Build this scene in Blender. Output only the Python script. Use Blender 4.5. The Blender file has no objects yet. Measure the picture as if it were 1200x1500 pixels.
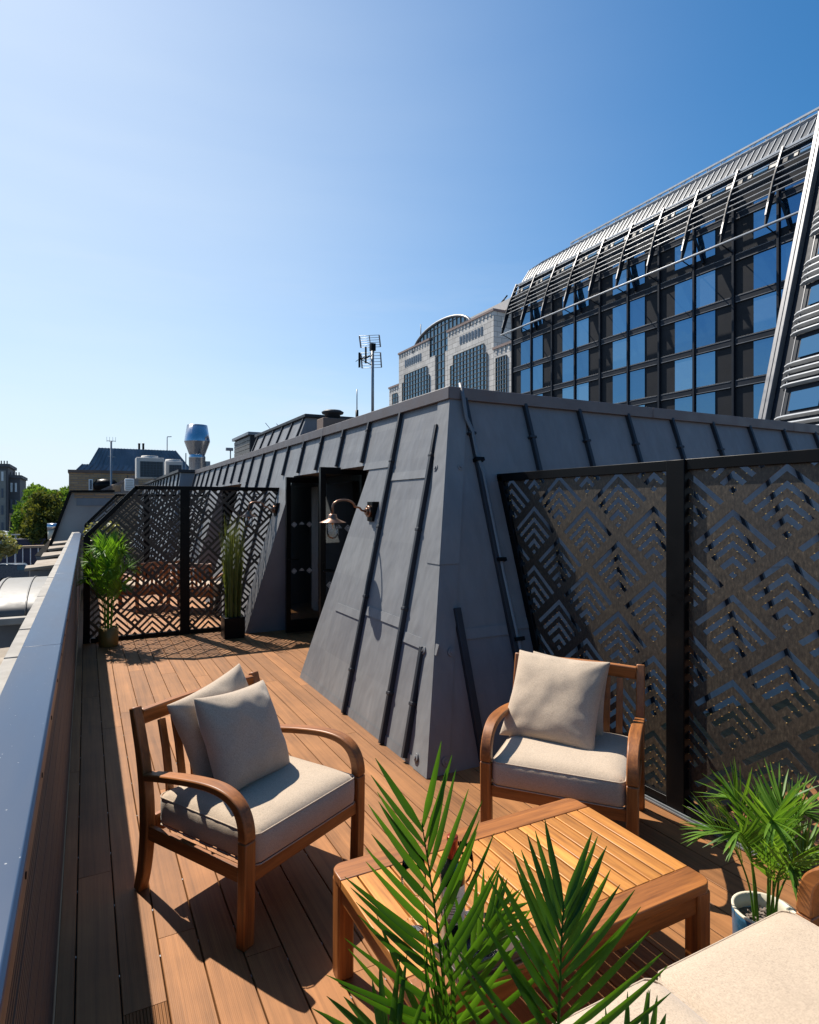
import bpy, bmesh, math, random
from mathutils import Vector, Matrix, noise
random.seed(7)
R = math.radians
SC = bpy.context.scene
COL = SC.collection
# ---------------------------------------------------------------- camera survey (metres, camera at 0,0,1.7)
F, VX, HY, CH = 905.0, 126.0, 742.0, 1.7
TH = math.atan((600 - VX) / F)
CT, ST = math.cos(TH), math.sin(TH)
def ray(px, py):
    a = (px - 600) / F
    return (ST + CT * a, CT - ST * a, (HY - py) / F)
def at(px, py, x=None, y=None, z=None, w=None):
    D = ray(px, py)
    if x is not None: t = x / D[0]
    elif y is not None: t = y / D[1]
    elif z is not None: t = (z - CH) / D[2]
    else: t = w
    return Vector((D[0] * t, D[1] * t, CH + D[2] * t))
# ---------------------------------------------------------------- objects
def tag(o, label=None, cat=None, group=None, kind=None):
    if label: o['label'] = label
    if cat: o['category'] = cat
    if group: o['group'] = group
    if kind: o['kind'] = kind
    return o
def empty(name, loc=(0, 0, 0), rz=0):
    o = bpy.data.objects.new(name, None); COL.objects.link(o)
    o.location = loc; o.rotation_euler = (0, 0, rz); o.empty_display_size = .1
    return o
def copy_tree(o, parent=None):
    c = o.copy(); COL.objects.link(c); c.parent = parent
    for ch in list(o.children): copy_tree(ch, c)
    return c
def catmull(pts, n):
    P = [Vector(p) for p in pts]; P = [P[0]*2-P[1]] + P + [P[-1]*2-P[-2]]; out = []
    m = len(P)-3
    for k in range(n+1):
        t = m*k/n; i = min(int(t), m-1); f = t-i; a, b, c, d = P[i:i+4]
        out.append(.5*((2*b)+(c-a)*f+(2*a-5*b+4*c-d)*f*f+(3*b-a-3*c+d)*f**3))
    return out
class MB:
    def __init__(s): s.v = []; s.f = []; s.sm = []
    def add(s, vs, fs, smooth=False):
        n = len(s.v); s.v += [tuple(v) for v in vs]
        for f in fs: s.f.append(tuple(i + n for i in f)); s.sm.append(smooth)
        return s
    def box(s, x0, x1, y0, y1, z0, z1, M=None):
        vs = [Vector(p) for p in ((x0,y0,z0),(x1,y0,z0),(x1,y1,z0),(x0,y1,z0),(x0,y0,z1),(x1,y0,z1),(x1,y1,z1),(x0,y1,z1))]
        if M: vs = [M @ v for v in vs]
        return s.add(vs, [(0,3,2,1),(4,5,6,7),(0,1,5,4),(1,2,6,5),(2,3,7,6),(3,0,4,7)])
    def bar(s, a, b, w, h, up=(0,0,1), smooth=False):
        """box from a to b, w across, h along up"""
        a, b = Vector(a), Vector(b); d = (b - a).normalized(); up = Vector(up)
        sd = d.cross(up)
        if sd.length < 1e-5: sd = d.cross(Vector((1,0,0)))
        sd.normalize(); u = sd.cross(d).normalized()
        vs = []
        for p in (a, b):
            for i, j in ((-1,-1),(1,-1),(1,1),(-1,1)): vs.append(p + sd*(i*w/2) + u*(j*h/2))
        return s.add(vs, [(0,1,2,3),(7,6,5,4),(0,4,5,1),(1,5,6,2),(2,6,7,3),(3,7,4,0)], smooth)
    def tube(s, pts, r, n=8, cap=True):
        pts = [Vector(p) for p in pts]; rs = r if isinstance(r, (list, tuple)) else [r]*len(pts)
        vs = []; N = None
        for i, p in enumerate(pts):
            d = (pts[min(i+1, len(pts)-1)] - pts[max(i-1, 0)]).normalized()
            if N is None:
                N = d.cross(Vector((0,0,1)))
                if N.length < 1e-3: N = d.cross(Vector((0,1,0)))
            N = (N - d * N.dot(d)).normalized(); B = d.cross(N)
            for k in range(n):
                a = 2*math.pi*k/n; vs.append(p + (N*math.cos(a) + B*math.sin(a))*rs[i])
        fs = [(i*n+k, i*n+(k+1) % n, (i+1)*n+(k+1) % n, (i+1)*n+k) for i in range(len(pts)-1) for k in range(n)]
        s.add(vs, fs, True)
        if cap:
            m = len(s.v) - len(vs)
            s.f.append(tuple(m+k for k in reversed(range(n)))); s.sm.append(False)
            s.f.append(tuple(m+(len(pts)-1)*n+k for k in range(n))); s.sm.append(False)
        return s
    def lathe(s, prof, c=(0,0,0), n=24, smooth=True):
        c = Vector(c); vs = []
        for r, z in prof:
            for k in range(n):
                a = 2*math.pi*k/n; vs.append(c + Vector((r*math.cos(a), r*math.sin(a), z)))
        fs = [(i*n+k, i*n+(k+1) % n, (i+1)*n+(k+1) % n, (i+1)*n+k) for i in range(len(prof)-1) for k in range(n)]
        return s.add(vs, fs, smooth)
    def poly(s, pts): return s.add(pts, [tuple(range(len(pts)))])
    def prism(s, pts, d):
        """closed planar outline pushed along d"""
        d = Vector(d); n = len(pts); P = [Vector(p) for p in pts]
        return s.add(P + [p + d for p in P], [tuple(range(n)), tuple(reversed(range(n, 2*n)))] + [((i+1) % n, i, n+i, n+(i+1) % n) for i in range(n)])
    def sweep(s, pts, X, w, h):
        """rectangle section w along fixed axis X, h perpendicular, along pts (w,h may be lists)"""
        pts = [Vector(p) for p in pts]; X = Vector(X).normalized(); vs = []
        if len(pts) > 4:
            n0 = len(pts); k = 5; li = lambda v, t: v if not isinstance(v, list) else v[min(int(t), n0-2)]*(1-(t-min(int(t), n0-2)))+v[min(int(t), n0-2)+1]*(t-min(int(t), n0-2))
            ts = [i/k for i in range((n0-1)*k+1)]; w = [li(w, t) for t in ts]; h = [li(h, t) for t in ts]; pts = catmull(pts, (n0-1)*k)
        n = len(pts)
        for i, p in enumerate(pts):
            d = (pts[min(i+1, n-1)] - pts[max(i-1, 0)]).normalized(); u = X.cross(d).normalized()
            ww = w[i] if isinstance(w, list) else w; hh = h[i] if isinstance(h, list) else h
            for a, b in ((-1,-1),(1,-1),(1,1),(-1,1)): vs.append(p + X*(a*ww/2) + u*(b*hh/2))
        fs = [(i*4+k, i*4+(k+1) % 4, (i+1)*4+(k+1) % 4, (i+1)*4+k) for i in range(n-1) for k in range(4)]
        m = (n-1)*4
        return s.add(vs, fs + [(3,2,1,0), (m, m+1, m+2, m+3)])
    def build(s, name, m, parent=None, bevel=0, loc=None, seg=2, smooth_all=False):
        me = bpy.data.meshes.new(name); me.from_pydata(s.v, [], s.f); me.update()
        bm = bmesh.new(); bm.from_mesh(me); bmesh.ops.recalc_face_normals(bm, faces=bm.faces); bm.to_mesh(me); bm.free()
        anysm = any(s.sm)
        for p, k in zip(me.polygons, s.sm): p.use_smooth = (k or smooth_all) if anysm else True
        if not anysm: me.set_sharp_from_angle(angle=R(32))
        me.materials.append(m)
        o = bpy.data.objects.new(name, me); COL.objects.link(o)
        if parent: o.parent = parent
        if loc is not None: o.location = loc
        if bevel:
            b = o.modifiers.new('bevel', 'BEVEL'); b.width = bevel; b.segments = seg; b.limit_method = 'ANGLE'; b.angle_limit = R(40)
            b.harden_normals = False
        return o
# ---------------------------------------------------------------- materials
class NT:
    def __init__(s, name):
        s.m = bpy.data.materials.new(name); s.m.use_nodes = True; s.t = s.m.node_tree; s.t.nodes.clear()
        s.out = s.n('ShaderNodeOutputMaterial')
    def n(s, ty, **k):
        nd = s.t.nodes.new(ty)
        for a, v in k.items():
            if a in nd.inputs.keys(): nd.inputs[a].default_value = v
            else: setattr(nd, a, v)
        return nd
    def l(s, a, b): s.t.links.new(a, b)
def inp(nd, key, v): nd.inputs[key].default_value = v
def ramp(t, fac, stops):
    r = t.n('ShaderNodeValToRGB'); e = r.color_ramp.elements
    while len(e) < len(stops): e.new(.5)
    for el, (p, c) in zip(e, stops):
        el.position = p; el.color = (*c, 1) if len(c) == 3 else c
    t.l(fac, r.inputs['Fac']); return r.outputs['Color']
def mixc(t, fac, a, b, blend='MIX'):
    m = t.n('ShaderNodeMix', data_type='RGBA', blend_type=blend)
    for sock, v in ((m.inputs[0], fac), (m.inputs[6], a), (m.inputs[7], b)):
        if hasattr(v, 'links'): t.l(v, sock)
        elif isinstance(v, (int, float)): sock.default_value = v
        else: sock.default_value = (*v, 1)
    return m.outputs[2]
def coords(t, scale=(1,1,1), kind='Object', rot=(0,0,0)):
    c = t.n('ShaderNodeTexCoord'); mp = t.n('ShaderNodeMapping'); t.l(c.outputs[kind], mp.inputs['Vector'])
    mp.inputs['Scale'].default_value = scale; mp.inputs['Rotation'].default_value = rot; return mp.outputs['Vector']
def nz(t, vec, scale, detail=4, rough=.55, dist=0):
    n = t.n('ShaderNodeTexNoise'); t.l(vec, n.inputs['Vector']); inp(n, 'Scale', scale); inp(n, 'Detail', detail); inp(n, 'Roughness', rough); inp(n, 'Distortion', dist)
    return n.outputs['Fac']
def bump(t, h, strength, dist, prev=None):
    b = t.n('ShaderNodeBump'); inp(b, 'Strength', strength); inp(b, 'Distance', dist); t.l(h, b.inputs['Height'])
    if prev: t.l(prev, b.inputs['Normal'])
    return b.outputs['Normal']
def pbr(name, col, rough=.5, metal=0, var=.12, vscale=3, bmp=0, bscale=60, spec=.5, vdir=(1,1,1), rvar=.1, coat=0, kind='Object'):
    """plain surface with colour mottling, roughness variation and fine bump"""
    t = NT(name); p = t.n('ShaderNodeBsdfPrincipled'); t.l(p.outputs[0], t.out.inputs[0])
    v = coords(t, vdir, kind); f = nz(t, v, vscale, 6, .6)
    c = ramp(t, f, [(.25, [x*(1-var) for x in col]), (.75, [min(1, x*(1+var)) for x in col])]); t.l(c, p.inputs['Base Color'])
    rr = ramp(t, nz(t, v, vscale*2.3, 4), [(.3, [max(0, rough-rvar)]*3), (.7, [min(1, rough+rvar)]*3)]); t.l(rr, p.inputs['Roughness'])
    inp(p, 'Metallic', metal); inp(p, 'Specular IOR Level', spec); inp(p, 'Coat Weight', coat)
    if bmp: t.l(bump(t, nz(t, coords(t, (1,1,1), kind), bscale, 3), bmp, .004), p.inputs['Normal'])
    return t.m
def wood(name, axis, dark, light, rough=.46, island=0.0, scale=1.0, coat=.06):
    t = NT(name); p = t.n('ShaderNodeBsdfPrincipled'); t.l(p.outputs[0], t.out.inputs[0])
    sc = [26*scale]*3; sc['xyz'.index(axis)] = 1.6*scale
    g = t.n('ShaderNodeNewGeometry')
    c = t.n('ShaderNodeTexCoord'); ad = t.n('ShaderNodeVectorMath', operation='ADD'); t.l(c.outputs['Object'], ad.inputs[0])
    ml = t.n('ShaderNodeVectorMath', operation='SCALE'); cb = t.n('ShaderNodeCombineXYZ'); 
    for k in 'XYZ': t.l(g.outputs['Random Per Island'], cb.inputs[k])
    t.l(cb.outputs[0], ml.inputs[0]); ml.inputs['Scale'].default_value = 7.3; t.l(ml.outputs[0], ad.inputs[1])
    mp = t.n('ShaderNodeMapping'); mp.inputs['Scale'].default_value = sc; t.l(ad.outputs[0], mp.inputs['Vector'])
    v = mp.outputs['Vector']
    a = nz(t, v, 1.0, 5, .6, .6); b = nz(t, v, 4.5, 3, .6)
    fine = t.n('ShaderNodeMath', operation='MULTIPLY_ADD'); t.l(b, fine.inputs[0]); fine.inputs[1].default_value = .45; 
    sub = t.n('ShaderNodeMath', operation='MULTIPLY'); t.l(a, sub.inputs[0]); sub.inputs[1].default_value = .75; t.l(sub.outputs[0], fine.inputs[2])
    col = ramp(t, fine.outputs[0], [(.36, dark), (.56, [(d+l)/2 for d, l in zip(dark, light)]), (.76, light)])
    if island:
        k = ramp(t, g.outputs['Random Per Island'], [(0, [1-island]*3), (1, [1+island]*3)])
        col = mixc(t, 1.0, col, k, 'MULTIPLY')
    t.l(col, p.inputs['Base Color']); inp(p, 'Roughness', rough); inp(p, 'Coat Weight', coat); inp(p, 'Coat Roughness', .35)
    t.l(bump(t, fine.outputs[0], .25, .002), p.inputs['Normal'])
    return t.m
def fabric(name, col):
    t = NT(name); p = t.n('ShaderNodeBsdfPrincipled'); t.l(p.outputs[0], t.out.inputs[0])
    a = nz(t, coords(t, (110,620,620)), 1, 2, .6); b = nz(t, coords(t, (620,110,620)), 1, 2, .6)
    s = t.n('ShaderNodeMath', operation='ADD'); t.l(a, s.inputs[0]); t.l(b, s.inputs[1])
    h = t.n('ShaderNodeMath', operation='MULTIPLY'); t.l(s.outputs[0], h.inputs[0]); h.inputs[1].default_value = .5
    c = ramp(t, h.outputs[0], [(.34, [x*.66 for x in col]), (.5, col), (.66, [min(1, x*1.2) for x in col])])
    big = ramp(t, nz(t, coords(t), 5, 3), [(.3, (.93,.93,.93)), (.7, (1.04,1.04,1.04))])
    t.l(mixc(t, 1, c, big, 'MULTIPLY'), p.inputs['Base Color']); inp(p, 'Roughness', .9); inp(p, 'Specular IOR Level', .15); inp(p, 'Sheen Weight', .25)
    n1 = bump(t, nz(t, coords(t), 9, 3), .16, .02)
    t.l(bump(t, h.outputs[0], .5, .002, n1), p.inputs['Normal'])
    return t.m
def leafmat(name, dark, light, edge=.35, rough=.42, spec=.25):
    t = NT(name); p = t.n('ShaderNodeBsdfPrincipled'); tr = t.n('ShaderNodeBsdfTranslucent'); mx = t.n('ShaderNodeMixShader')
    g = t.n('ShaderNodeNewGeometry')
    c = ramp(t, g.outputs['Random Per Island'], [(0, dark), (.55, [(a+b)/2 for a, b in zip(dark, light)]), (1, light)])
    v = ramp(t, nz(t, coords(t), 9, 3), [(.3, (.8,.8,.8)), (.7, (1.15,1.15,1.15))]); c = mixc(t, 1, c, v, 'MULTIPLY')
    t.l(c, p.inputs['Base Color']); inp(p, 'Roughness', rough); inp(p, 'Specular IOR Level', spec)
    c2 = mixc(t, 1, c, (1.5,1.45,.6), 'MULTIPLY'); t.l(c2, tr.inputs['Color'])
    inp(mx, 0, edge); t.l(p.outputs[0], mx.inputs[1]); t.l(tr.outputs[0], mx.inputs[2]); t.l(mx.outputs[0], t.out.inputs[0])
    return t.m
def glassy(name, tint=(.9,.95,.95), rough=.02, dark=None, fac=.5):
    """pane: transparent tint under a mirror-like fresnel coat (dark = opaque backing colour)"""
    t = NT(name); gl = t.n('ShaderNodeBsdfGlossy'); inp(gl, 'Roughness', rough)
    if dark is None: b = t.n('ShaderNodeBsdfTransparent', Color=(*tint, 1))
    else: b = t.n('ShaderNodeBsdfDiffuse', Color=(*dark, 1))
    inp(gl, 'Color', (*tint, 1))
    lw = t.n('ShaderNodeLayerWeight'); inp(lw, 'Blend', fac); mx = t.n('ShaderNodeMixShader')
    t.l(lw.outputs['Fresnel'], mx.inputs[0]); t.l(b.outputs[0], mx.inputs[1]); t.l(gl.outputs[0], mx.inputs[2]); t.l(mx.outputs[0], t.out.inputs[0])
    return t.m
def winmat(name):
    """office pane: mirror of the sky, each pane a little different, slightly wavy, pale blind in some"""
    t = NT(name); gl = t.n('ShaderNodeBsdfGlossy'); inp(gl, 'Roughness', .02); df = t.n('ShaderNodeBsdfDiffuse')
    oi = t.n('ShaderNodeObjectInfo'); r = oi.outputs['Random']
    t.l(mixc(t, 1, (.21,.43,.64), ramp(t, r, [(0, (.72,.76,.8)), (.5, (1,1,1)), (1, (1.2,1.14,1.06))]), 'MULTIPLY'), gl.inputs['Color'])
    t.l(ramp(t, r, [(0, (.012,.03,.05)), (.7, (.02,.05,.08)), (.8, (.10,.14,.17)), (1, (.03,.06,.09))]), df.inputs['Color'])
    t.l(bump(t, nz(t, coords(t, (1,1,1)), .9, 2), .25, .04), gl.inputs['Normal'])
    lw = t.n('ShaderNodeLayerWeight'); inp(lw, 'Blend', .84); mx = t.n('ShaderNodeMixShader')
    t.l(lw.outputs['Fresnel'], mx.inputs[0]); t.l(df.outputs[0], mx.inputs[1]); t.l(gl.outputs[0], mx.inputs[2]); t.l(mx.outputs[0], t.out.inputs[0])
    return t.m
def deckmat(name, groove):
    t = NT(name); p = t.n('ShaderNodeBsdfPrincipled'); t.l(p.outputs[0], t.out.inputs[0])
    g = t.n('ShaderNodeNewGeometry'); rnd = g.outputs['Random Per Island']
    c = t.n('ShaderNodeTexCoord'); cb = t.n('ShaderNodeCombineXYZ'); t.l(rnd, cb.inputs['Y']); t.l(rnd, cb.inputs['X'])
    sc = t.n('ShaderNodeVectorMath', operation='SCALE'); t.l(cb.outputs[0], sc.inputs[0]); sc.inputs['Scale'].default_value = 19
    ad = t.n('ShaderNodeVectorMath', operation='ADD'); t.l(c.outputs['Object'], ad.inputs[0]); t.l(sc.outputs[0], ad.inputs[1])
    mp = t.n('ShaderNodeMapping'); mp.inputs['Scale'].default_value = (70, 1.1, 70); t.l(ad.outputs[0], mp.inputs['Vector'])
    a = nz(t, mp.outputs[0], 1, 5, .65, .4)
    mp2 = t.n('ShaderNodeMapping'); mp2.inputs['Scale'].default_value = (14, .7, 14); t.l(ad.outputs[0], mp2.inputs['Vector'])
    b = nz(t, mp2.outputs[0], 1, 4, .6)
    s = t.n('ShaderNodeMath', operation='ADD'); t.l(a, s.inputs[0]); t.l(b, s.inputs[1])
    h = t.n('ShaderNodeMath', operation='MULTIPLY'); t.l(s.outputs[0], h.inputs[0]); h.inputs[1].default_value = .5
    D = DECK
    col = ramp(t, h.outputs[0], [(.34, [x*.62 for x in D]), (.5, D), (.66, [x*1.3 for x in D])])
    col = mixc(t, 1, col, ramp(t, rnd, [(0, (.80,.78,.78)), (.5, (1,1,1)), (1, (1.16,1.12,1.08))]), 'MULTIPLY')
    dirt = ramp(t, nz(t, coords(t, (1,1,1)), 2.2, 6, .65), [(.35, (.82,.82,.84)), (.6, (1.03,1.03,1.03))]); col = mixc(t, 1, col, dirt, 'MULTIPLY')
    t.l(col, p.inputs['Base Color']); inp(p, 'Roughness', .6); inp(p, 'Specular IOR Level', .25)
    w = t.n('ShaderNodeTexWave', wave_type='BANDS', bands_direction='X', wave_profile='SIN'); inp(w, 'Scale', 30 if groove else 55); inp(w, 'Distortion', .0 if groove else 1.2); inp(w, 'Detail', 0)
    t.l(c.outputs['Object'], w.inputs['Vector'])
    n1 = bump(t, w.outputs['Fac'], .9 if groove else .13, .006 if groove else .0015)
    t.l(bump(t, h.outputs[0], .3, .001, n1), p.inputs['Normal'])
    return t.m
DECK = (.262, .117, .042)
M = {}
def mats():
    M['deck'] = deckmat('composite_deck', False); M['deck_groove'] = deckmat('grooved_deck', True)
    M['gap'] = pbr('deck_underside', (.02,.017,.015), .9)
    for a in 'xyz':
        M['wood_'+a] = wood('oiled_hardwood_'+a, a, (.11,.034,.008), (.35,.125,.029))
    M['slat'] = wood('table_slats', 'y', (.24,.086,.018), (.62,.26,.056), .45, .30)
    M['clad'] = wood('brown_cladding', 'y', (.030,.017,.010), (.075,.040,.022), .6, .1)
    M['fascia'] = wood('brown_fascia', 'y', (.10,.055,.03), (.20,.11,.06), .5)
    M['fabric'] = fabric('oatmeal_fabric', (.43,.34,.25))
    M['zinc'] = zinc('weathered_zinc', (.172,.175,.179))
    M['zinc_dark'] = pbr('zinc_seam', (.026,.029,.035), .5, .0, .2, 4, .1, spec=.25)
    M['coping'] = pbr('brown_coping', (.105,.088,.088), .5, .0, .12, 3)
    M['metal_cope'] = speckle('powder_coated_coping', (.020,.042,.086))
    M['black'] = pbr('black_powder_coat', (.004,.004,.0045), .35, 0, .15, 5, spec=.10)
    M['bronze'] = bronze('bronze_screen_metal')
    M['glint'] = pbr('gold_glint', (.80,.52,.18), .3, .6)  # bright gold standing in for sun glints on the screen slots
    M['render'] = pbr('grey_render', (.30,.29,.27), .8, 0, .2, 1.2, .2, 8)
    M['ledge'] = pbr('buff_ledge', (.24,.195,.145), .85, 0, .25, 5, .3, 30)
    M['stone_pale'] = pbr('pale_coping_stone', (.27,.25,.22), .85, 0, .18, 6, .4, 40)
    M['stone'] = stone('pale_ashlar', (.56,.53,.49))
    M['stone_dark'] = pbr('grey_granite', (.16,.15,.15), .8, 0, .15, .5)
    M['red_stone'] = pbr('reddish_cornice', (.24,.17,.15), .8, 0, .15, .5)
    M['lead'] = pbr('lead_sheet', (.085,.08,.072), .55, .0, .22, 2.5, .2, 12)
    M['lead_dark'] = pbr('dark_render', (.15,.15,.155), .7, 0, .25, 1.2, .2, 8)
    M['brick'] = brick('stock_brick')
    M['brick_red'] = pbr('old_brick', (.15,.105,.085), .9, 0, .25, .5)
    M['slate'] = ribbed('blue_grey_ribbed_roof', (.15,.165,.185))
    M['steel'] = pbr('stainless', (.50,.52,.55), .22, 1, .06, 3)
    M['galv'] = pbr('galvanised', (.22,.235,.25), .45, .4, .1, 6)
    M['acwhite'] = pbr('ac_casing', (.50,.47,.43), .6, 0, .1, 3)
    M['acgrille'] = pbr('ac_grille', (.02,.035,.045), .5)
    M['copper'] = pbr('aged_copper', (.22,.125,.085), .38, .85, .3, 12)
    M['lampglass'] = glassy('lamp_glass', (.95,.97,1), .02, None, .25)
    M['filament'] = pbr('bulb_filament_amber', (.65,.30,.08), .4)
    M['doorglass'] = glassy('door_glass', (.70,.74,.75), .01, None, .62)
    M['decal'] = pbr('white_frost_decal', (.42,.44,.44), .7)
    M['inside'] = pbr('dark_room', (.035,.036,.038), .8)
    M['curtain'] = pbr('pale_curtain', (.55,.53,.50), .9, 0, .1, 3, 0, 60, .2, (8,8,.3))
    M['leaf'] = leafmat('palm_leaf', (.06,.15,.018), (.17,.30,.04), .42)
    M['leaf_near'] = leafmat('near_palm_leaf', (.022,.075,.007), (.085,.20,.016), .46)
    M['leaf_lime'] = leafmat('lime_leaf', (.10,.22,.02), (.17,.34,.035), .35)
    M['stem'] = pbr('palm_stem', (.05,.11,.025), .5, 0, .25, 8)
    M['grass'] = leafmat('dry_grass', (.09,.13,.03), (.26,.27,.08), .3)
    M['bush'] = leafmat('pale_bush_leaf', (.14,.17,.06), (.36,.34,.16), .2)
    M['tree1'] = leafmat('sunny_tree_leaf', (.07,.14,.025), (.17,.27,.05), .3, .8, .05)
    M['tree2'] = leafmat('olive_tree_leaf', (.06,.075,.02), (.13,.14,.04), .3, .8, .05)
    M['bark'] = pbr('bark', (.07,.05,.035), .9, 0, .3, 4, .5, 20)
    M['pot_blue'] = pbr('blue_glaze', (.025,.095,.17), .3, 0, .45, 22, .1, 60)
    M['cream'] = pbr('cream_glaze', (.55,.50,.38), .5)
    M['pot_gold'] = pbr('ochre_pot', (.24,.14,.03), .5, .2)
    M['soil'] = pbr('bark_chips', (.16,.125,.10), .9, 0, .6, 45, 1.0, 50)
    M['bottle'] = pbr('dark_bottle_glass', (.006,.008,.007), .06, 0, .1, 3, 0, 60, .8)
    M['foil'] = pbr('red_foil', (.28,.035,.015), .3, .5)
    M['label'] = labelmat('paper_label')
    M['wineglass'] = glassy('wine_glass', (.985,.99,.99), .01, None, .10)
    M['tray'] = wood('walnut_tray', 'x', (.03,.018,.012), (.07,.042,.028))
    M['bluewin'] = winmat('blue_window')
    M['panel'] = pbr('grey_brown_spandrel', (.024,.025,.028), .55, 0, .12, .6, spec=.08)
    M['mull'] = pbr('charcoal_mullion', (.018,.022,.030), .5, 0, .1, 1, spec=.12)
    M['alu'] = pbr('white_aluminium', (.42,.43,.44), .4, .15, .06, 1)
    M['graymetal'] = pbr('mid_grey_metal', (.15,.15,.155), .45, .3, .1, 1)
    M['roofz'] = ribbed('glass_building_zinc', (.05,.055,.062))
    M['archglass'] = glassy('arch_glass', (.45,.60,.68), .03, (.022,.052,.07), .75)
    M['street'] = pbr('asphalt', (.055,.055,.058), .9, 0, .2, .1, .2, 5)
    M['hoard'] = pbr('navy_hoarding', (.010,.018,.055), .5, 0, .2, .3)
    M['rust'] = pbr('buff_beam', (.36,.25,.16), .7)
    M['facade_far'] = pbr('far_facade', (.10,.12,.15), .8, 0, .2, .05)
    M['far_glass'] = pbr('far_glazing', (.05,.075,.11), .3)
    M['tower'] = pbr('grey_brown_tower', (.105,.098,.10), .85, 0, .25, .25)
    M['white'] = pbr('white_paint', (.75,.74,.72), .6)
    M['red'] = pbr('red_paint', (.45,.03,.03), .4)
    M['dome'] = pbr('lead_dome', (.20,.23,.25), .6, .1, .2, .5)
def zinc(name, col):
    t = NT(name); p = t.n('ShaderNodeBsdfPrincipled'); t.l(p.outputs[0], t.out.inputs[0])
    a = nz(t, coords(t, (9, 9, 1.0)), 1.2, 7, .62, .3); b = nz(t, coords(t), 1.1, 5, .6)
    c = ramp(t, a, [(.28, [x*.90 for x in col]), (.5, col), (.75, [x*1.12 for x in col])])
    c = mixc(t, 1, c, ramp(t, b, [(.3, (.93,.93,.94)), (.7, (1.05,1.05,1.05))]), 'MULTIPLY')
    v = t.n('ShaderNodeTexVoronoi', feature='F1'); t.l(coords(t, (5, 5, 1.3)), v.inputs['Vector']); inp(v, 'Scale', 1.5)
    c = mixc(t, 1, c, ramp(t, v.outputs['Distance'], [(0, (1.10,1.1,1.1)), (.05, (1,1,1))]), 'MULTIPLY')
    g = t.n('ShaderNodeNewGeometry')
    c = mixc(t, 1, c, ramp(t, g.outputs['Random Per Island'], [(0, (.93,.93,.94)), (1, (1.06,1.06,1.05))]), 'MULTIPLY')
    t.l(c, p.inputs['Base Color']); t.l(ramp(t, a, [(.3, (.52,)*3), (.7, (.40,)*3)]), p.inputs['Roughness']); inp(p, 'Metallic', .0); inp(p, 'Specular IOR Level', .2)
    n1 = bump(t, nz(t, coords(t, (1.6, 1.6, .9)), 1.6, 3), .45, .06)
    t.l(bump(t, a, .08, .003, n1), p.inputs['Normal'])
    return t.m
def speckle(name, col):
    t = NT(name); p = t.n('ShaderNodeBsdfPrincipled'); t.l(p.outputs[0], t.out.inputs[0])
    a = nz(t, coords(t, (3, .6, 3)), 2, 5); c = ramp(t, a, [(.3, [x*.9 for x in col]), (.7, [x*1.1 for x in col])])
    v = t.n('ShaderNodeTexVoronoi', feature='F1'); t.l(coords(t), v.inputs['Vector']); inp(v, 'Scale', 55)
    sel = t.n('ShaderNodeSeparateColor'); t.l(v.outputs['Color'], sel.inputs[0])
    s1 = t.n('ShaderNodeMath', operation='MULTIPLY'); t.l(sel.outputs[0], s1.inputs[0]); s1.inputs[1].default_value = .16
    lt = t.n('ShaderNodeMath', operation='LESS_THAN'); t.l(v.outputs['Distance'], lt.inputs[0])
    s2 = t.n('ShaderNodeMath', operation='SUBTRACT'); t.l(s1.outputs[0], s2.inputs[0]); s2.inputs[1].default_value = .06; t.l(s2.outputs[0], lt.inputs[1])
    c = mixc(t, lt.outputs[0], c, (.30,.31,.32))
    t.l(c, p.inputs['Base Color']); t.l(ramp(t, a, [(.3, (.40,)*3), (.7, (.30,)*3)]), p.inputs['Roughness']); inp(p, 'Specular IOR Level', .18)
    t.l(bump(t, nz(t, coords(t, (2, .5, 2)), 2, 2), .12, .02), p.inputs['Normal'])
    return t.m
def bronze(name):
    t = NT(name); p = t.n('ShaderNodeBsdfPrincipled'); t.l(p.outputs[0], t.out.inputs[0])
    a = nz(t, coords(t, (70, 70, 34)), 1, 6, .75, 0); b = nz(t, coords(t), 2.0, 4)
    c = ramp(t, a, [(.34, (.016,.013,.010)), (.55, (.048,.039,.029)), (.72, (.11,.088,.062))])
    c = mixc(t, 1, c, ramp(t, b, [(.3, (.8,.8,.85)), (.7, (1.2,1.15,1.05))]), 'MULTIPLY')
    t.l(c, p.inputs['Base Color']); inp(p, 'Roughness', .5); inp(p, 'Metallic', .2); inp(p, 'Specular IOR Level', .5)
    t.l(bump(t, a, .35, .003), p.inputs['Normal'])
    return t.m
def stone(name, col):
    t = NT(name); p = t.n('ShaderNodeBsdfPrincipled'); t.l(p.outputs[0], t.out.inputs[0])
    b = t.n('ShaderNodeTexBrick'); c = t.n('ShaderNodeTexCoord'); sp = t.n('ShaderNodeSeparateXYZ'); cb = t.n('ShaderNodeCombineXYZ')
    t.l(c.outputs['Object'], sp.inputs[0]); ad = t.n('ShaderNodeMath', operation='ADD'); t.l(sp.outputs[0], ad.inputs[0]); t.l(sp.outputs[1], ad.inputs[1]); t.l(ad.outputs[0], cb.inputs[0]); t.l(sp.outputs[2], cb.inputs[1]); t.l(cb.outputs[0], b.inputs['Vector'])
    inp(b, 'Color1', (*[x*.86 for x in col], 1)); inp(b, 'Color2', (*[x*1.12 for x in col], 1)); inp(b, 'Mortar', (*[x*.42 for x in col], 1))
    inp(b, 'Scale', 1); inp(b, 'Mortar Size', .05); inp(b, 'Brick Width', 2.2); inp(b, 'Row Height', 1.05)
    k = ramp(t, nz(t, coords(t, (.3,.3,.08)), 1.2, 5), [(.3, (.82,.82,.82)), (.7, (1.08,1.08,1.08))])
    t.l(mixc(t, 1, b.outputs['Color'], k, 'MULTIPLY'), p.inputs['Base Color']); inp(p, 'Roughness', .85)
    return t.m
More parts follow.
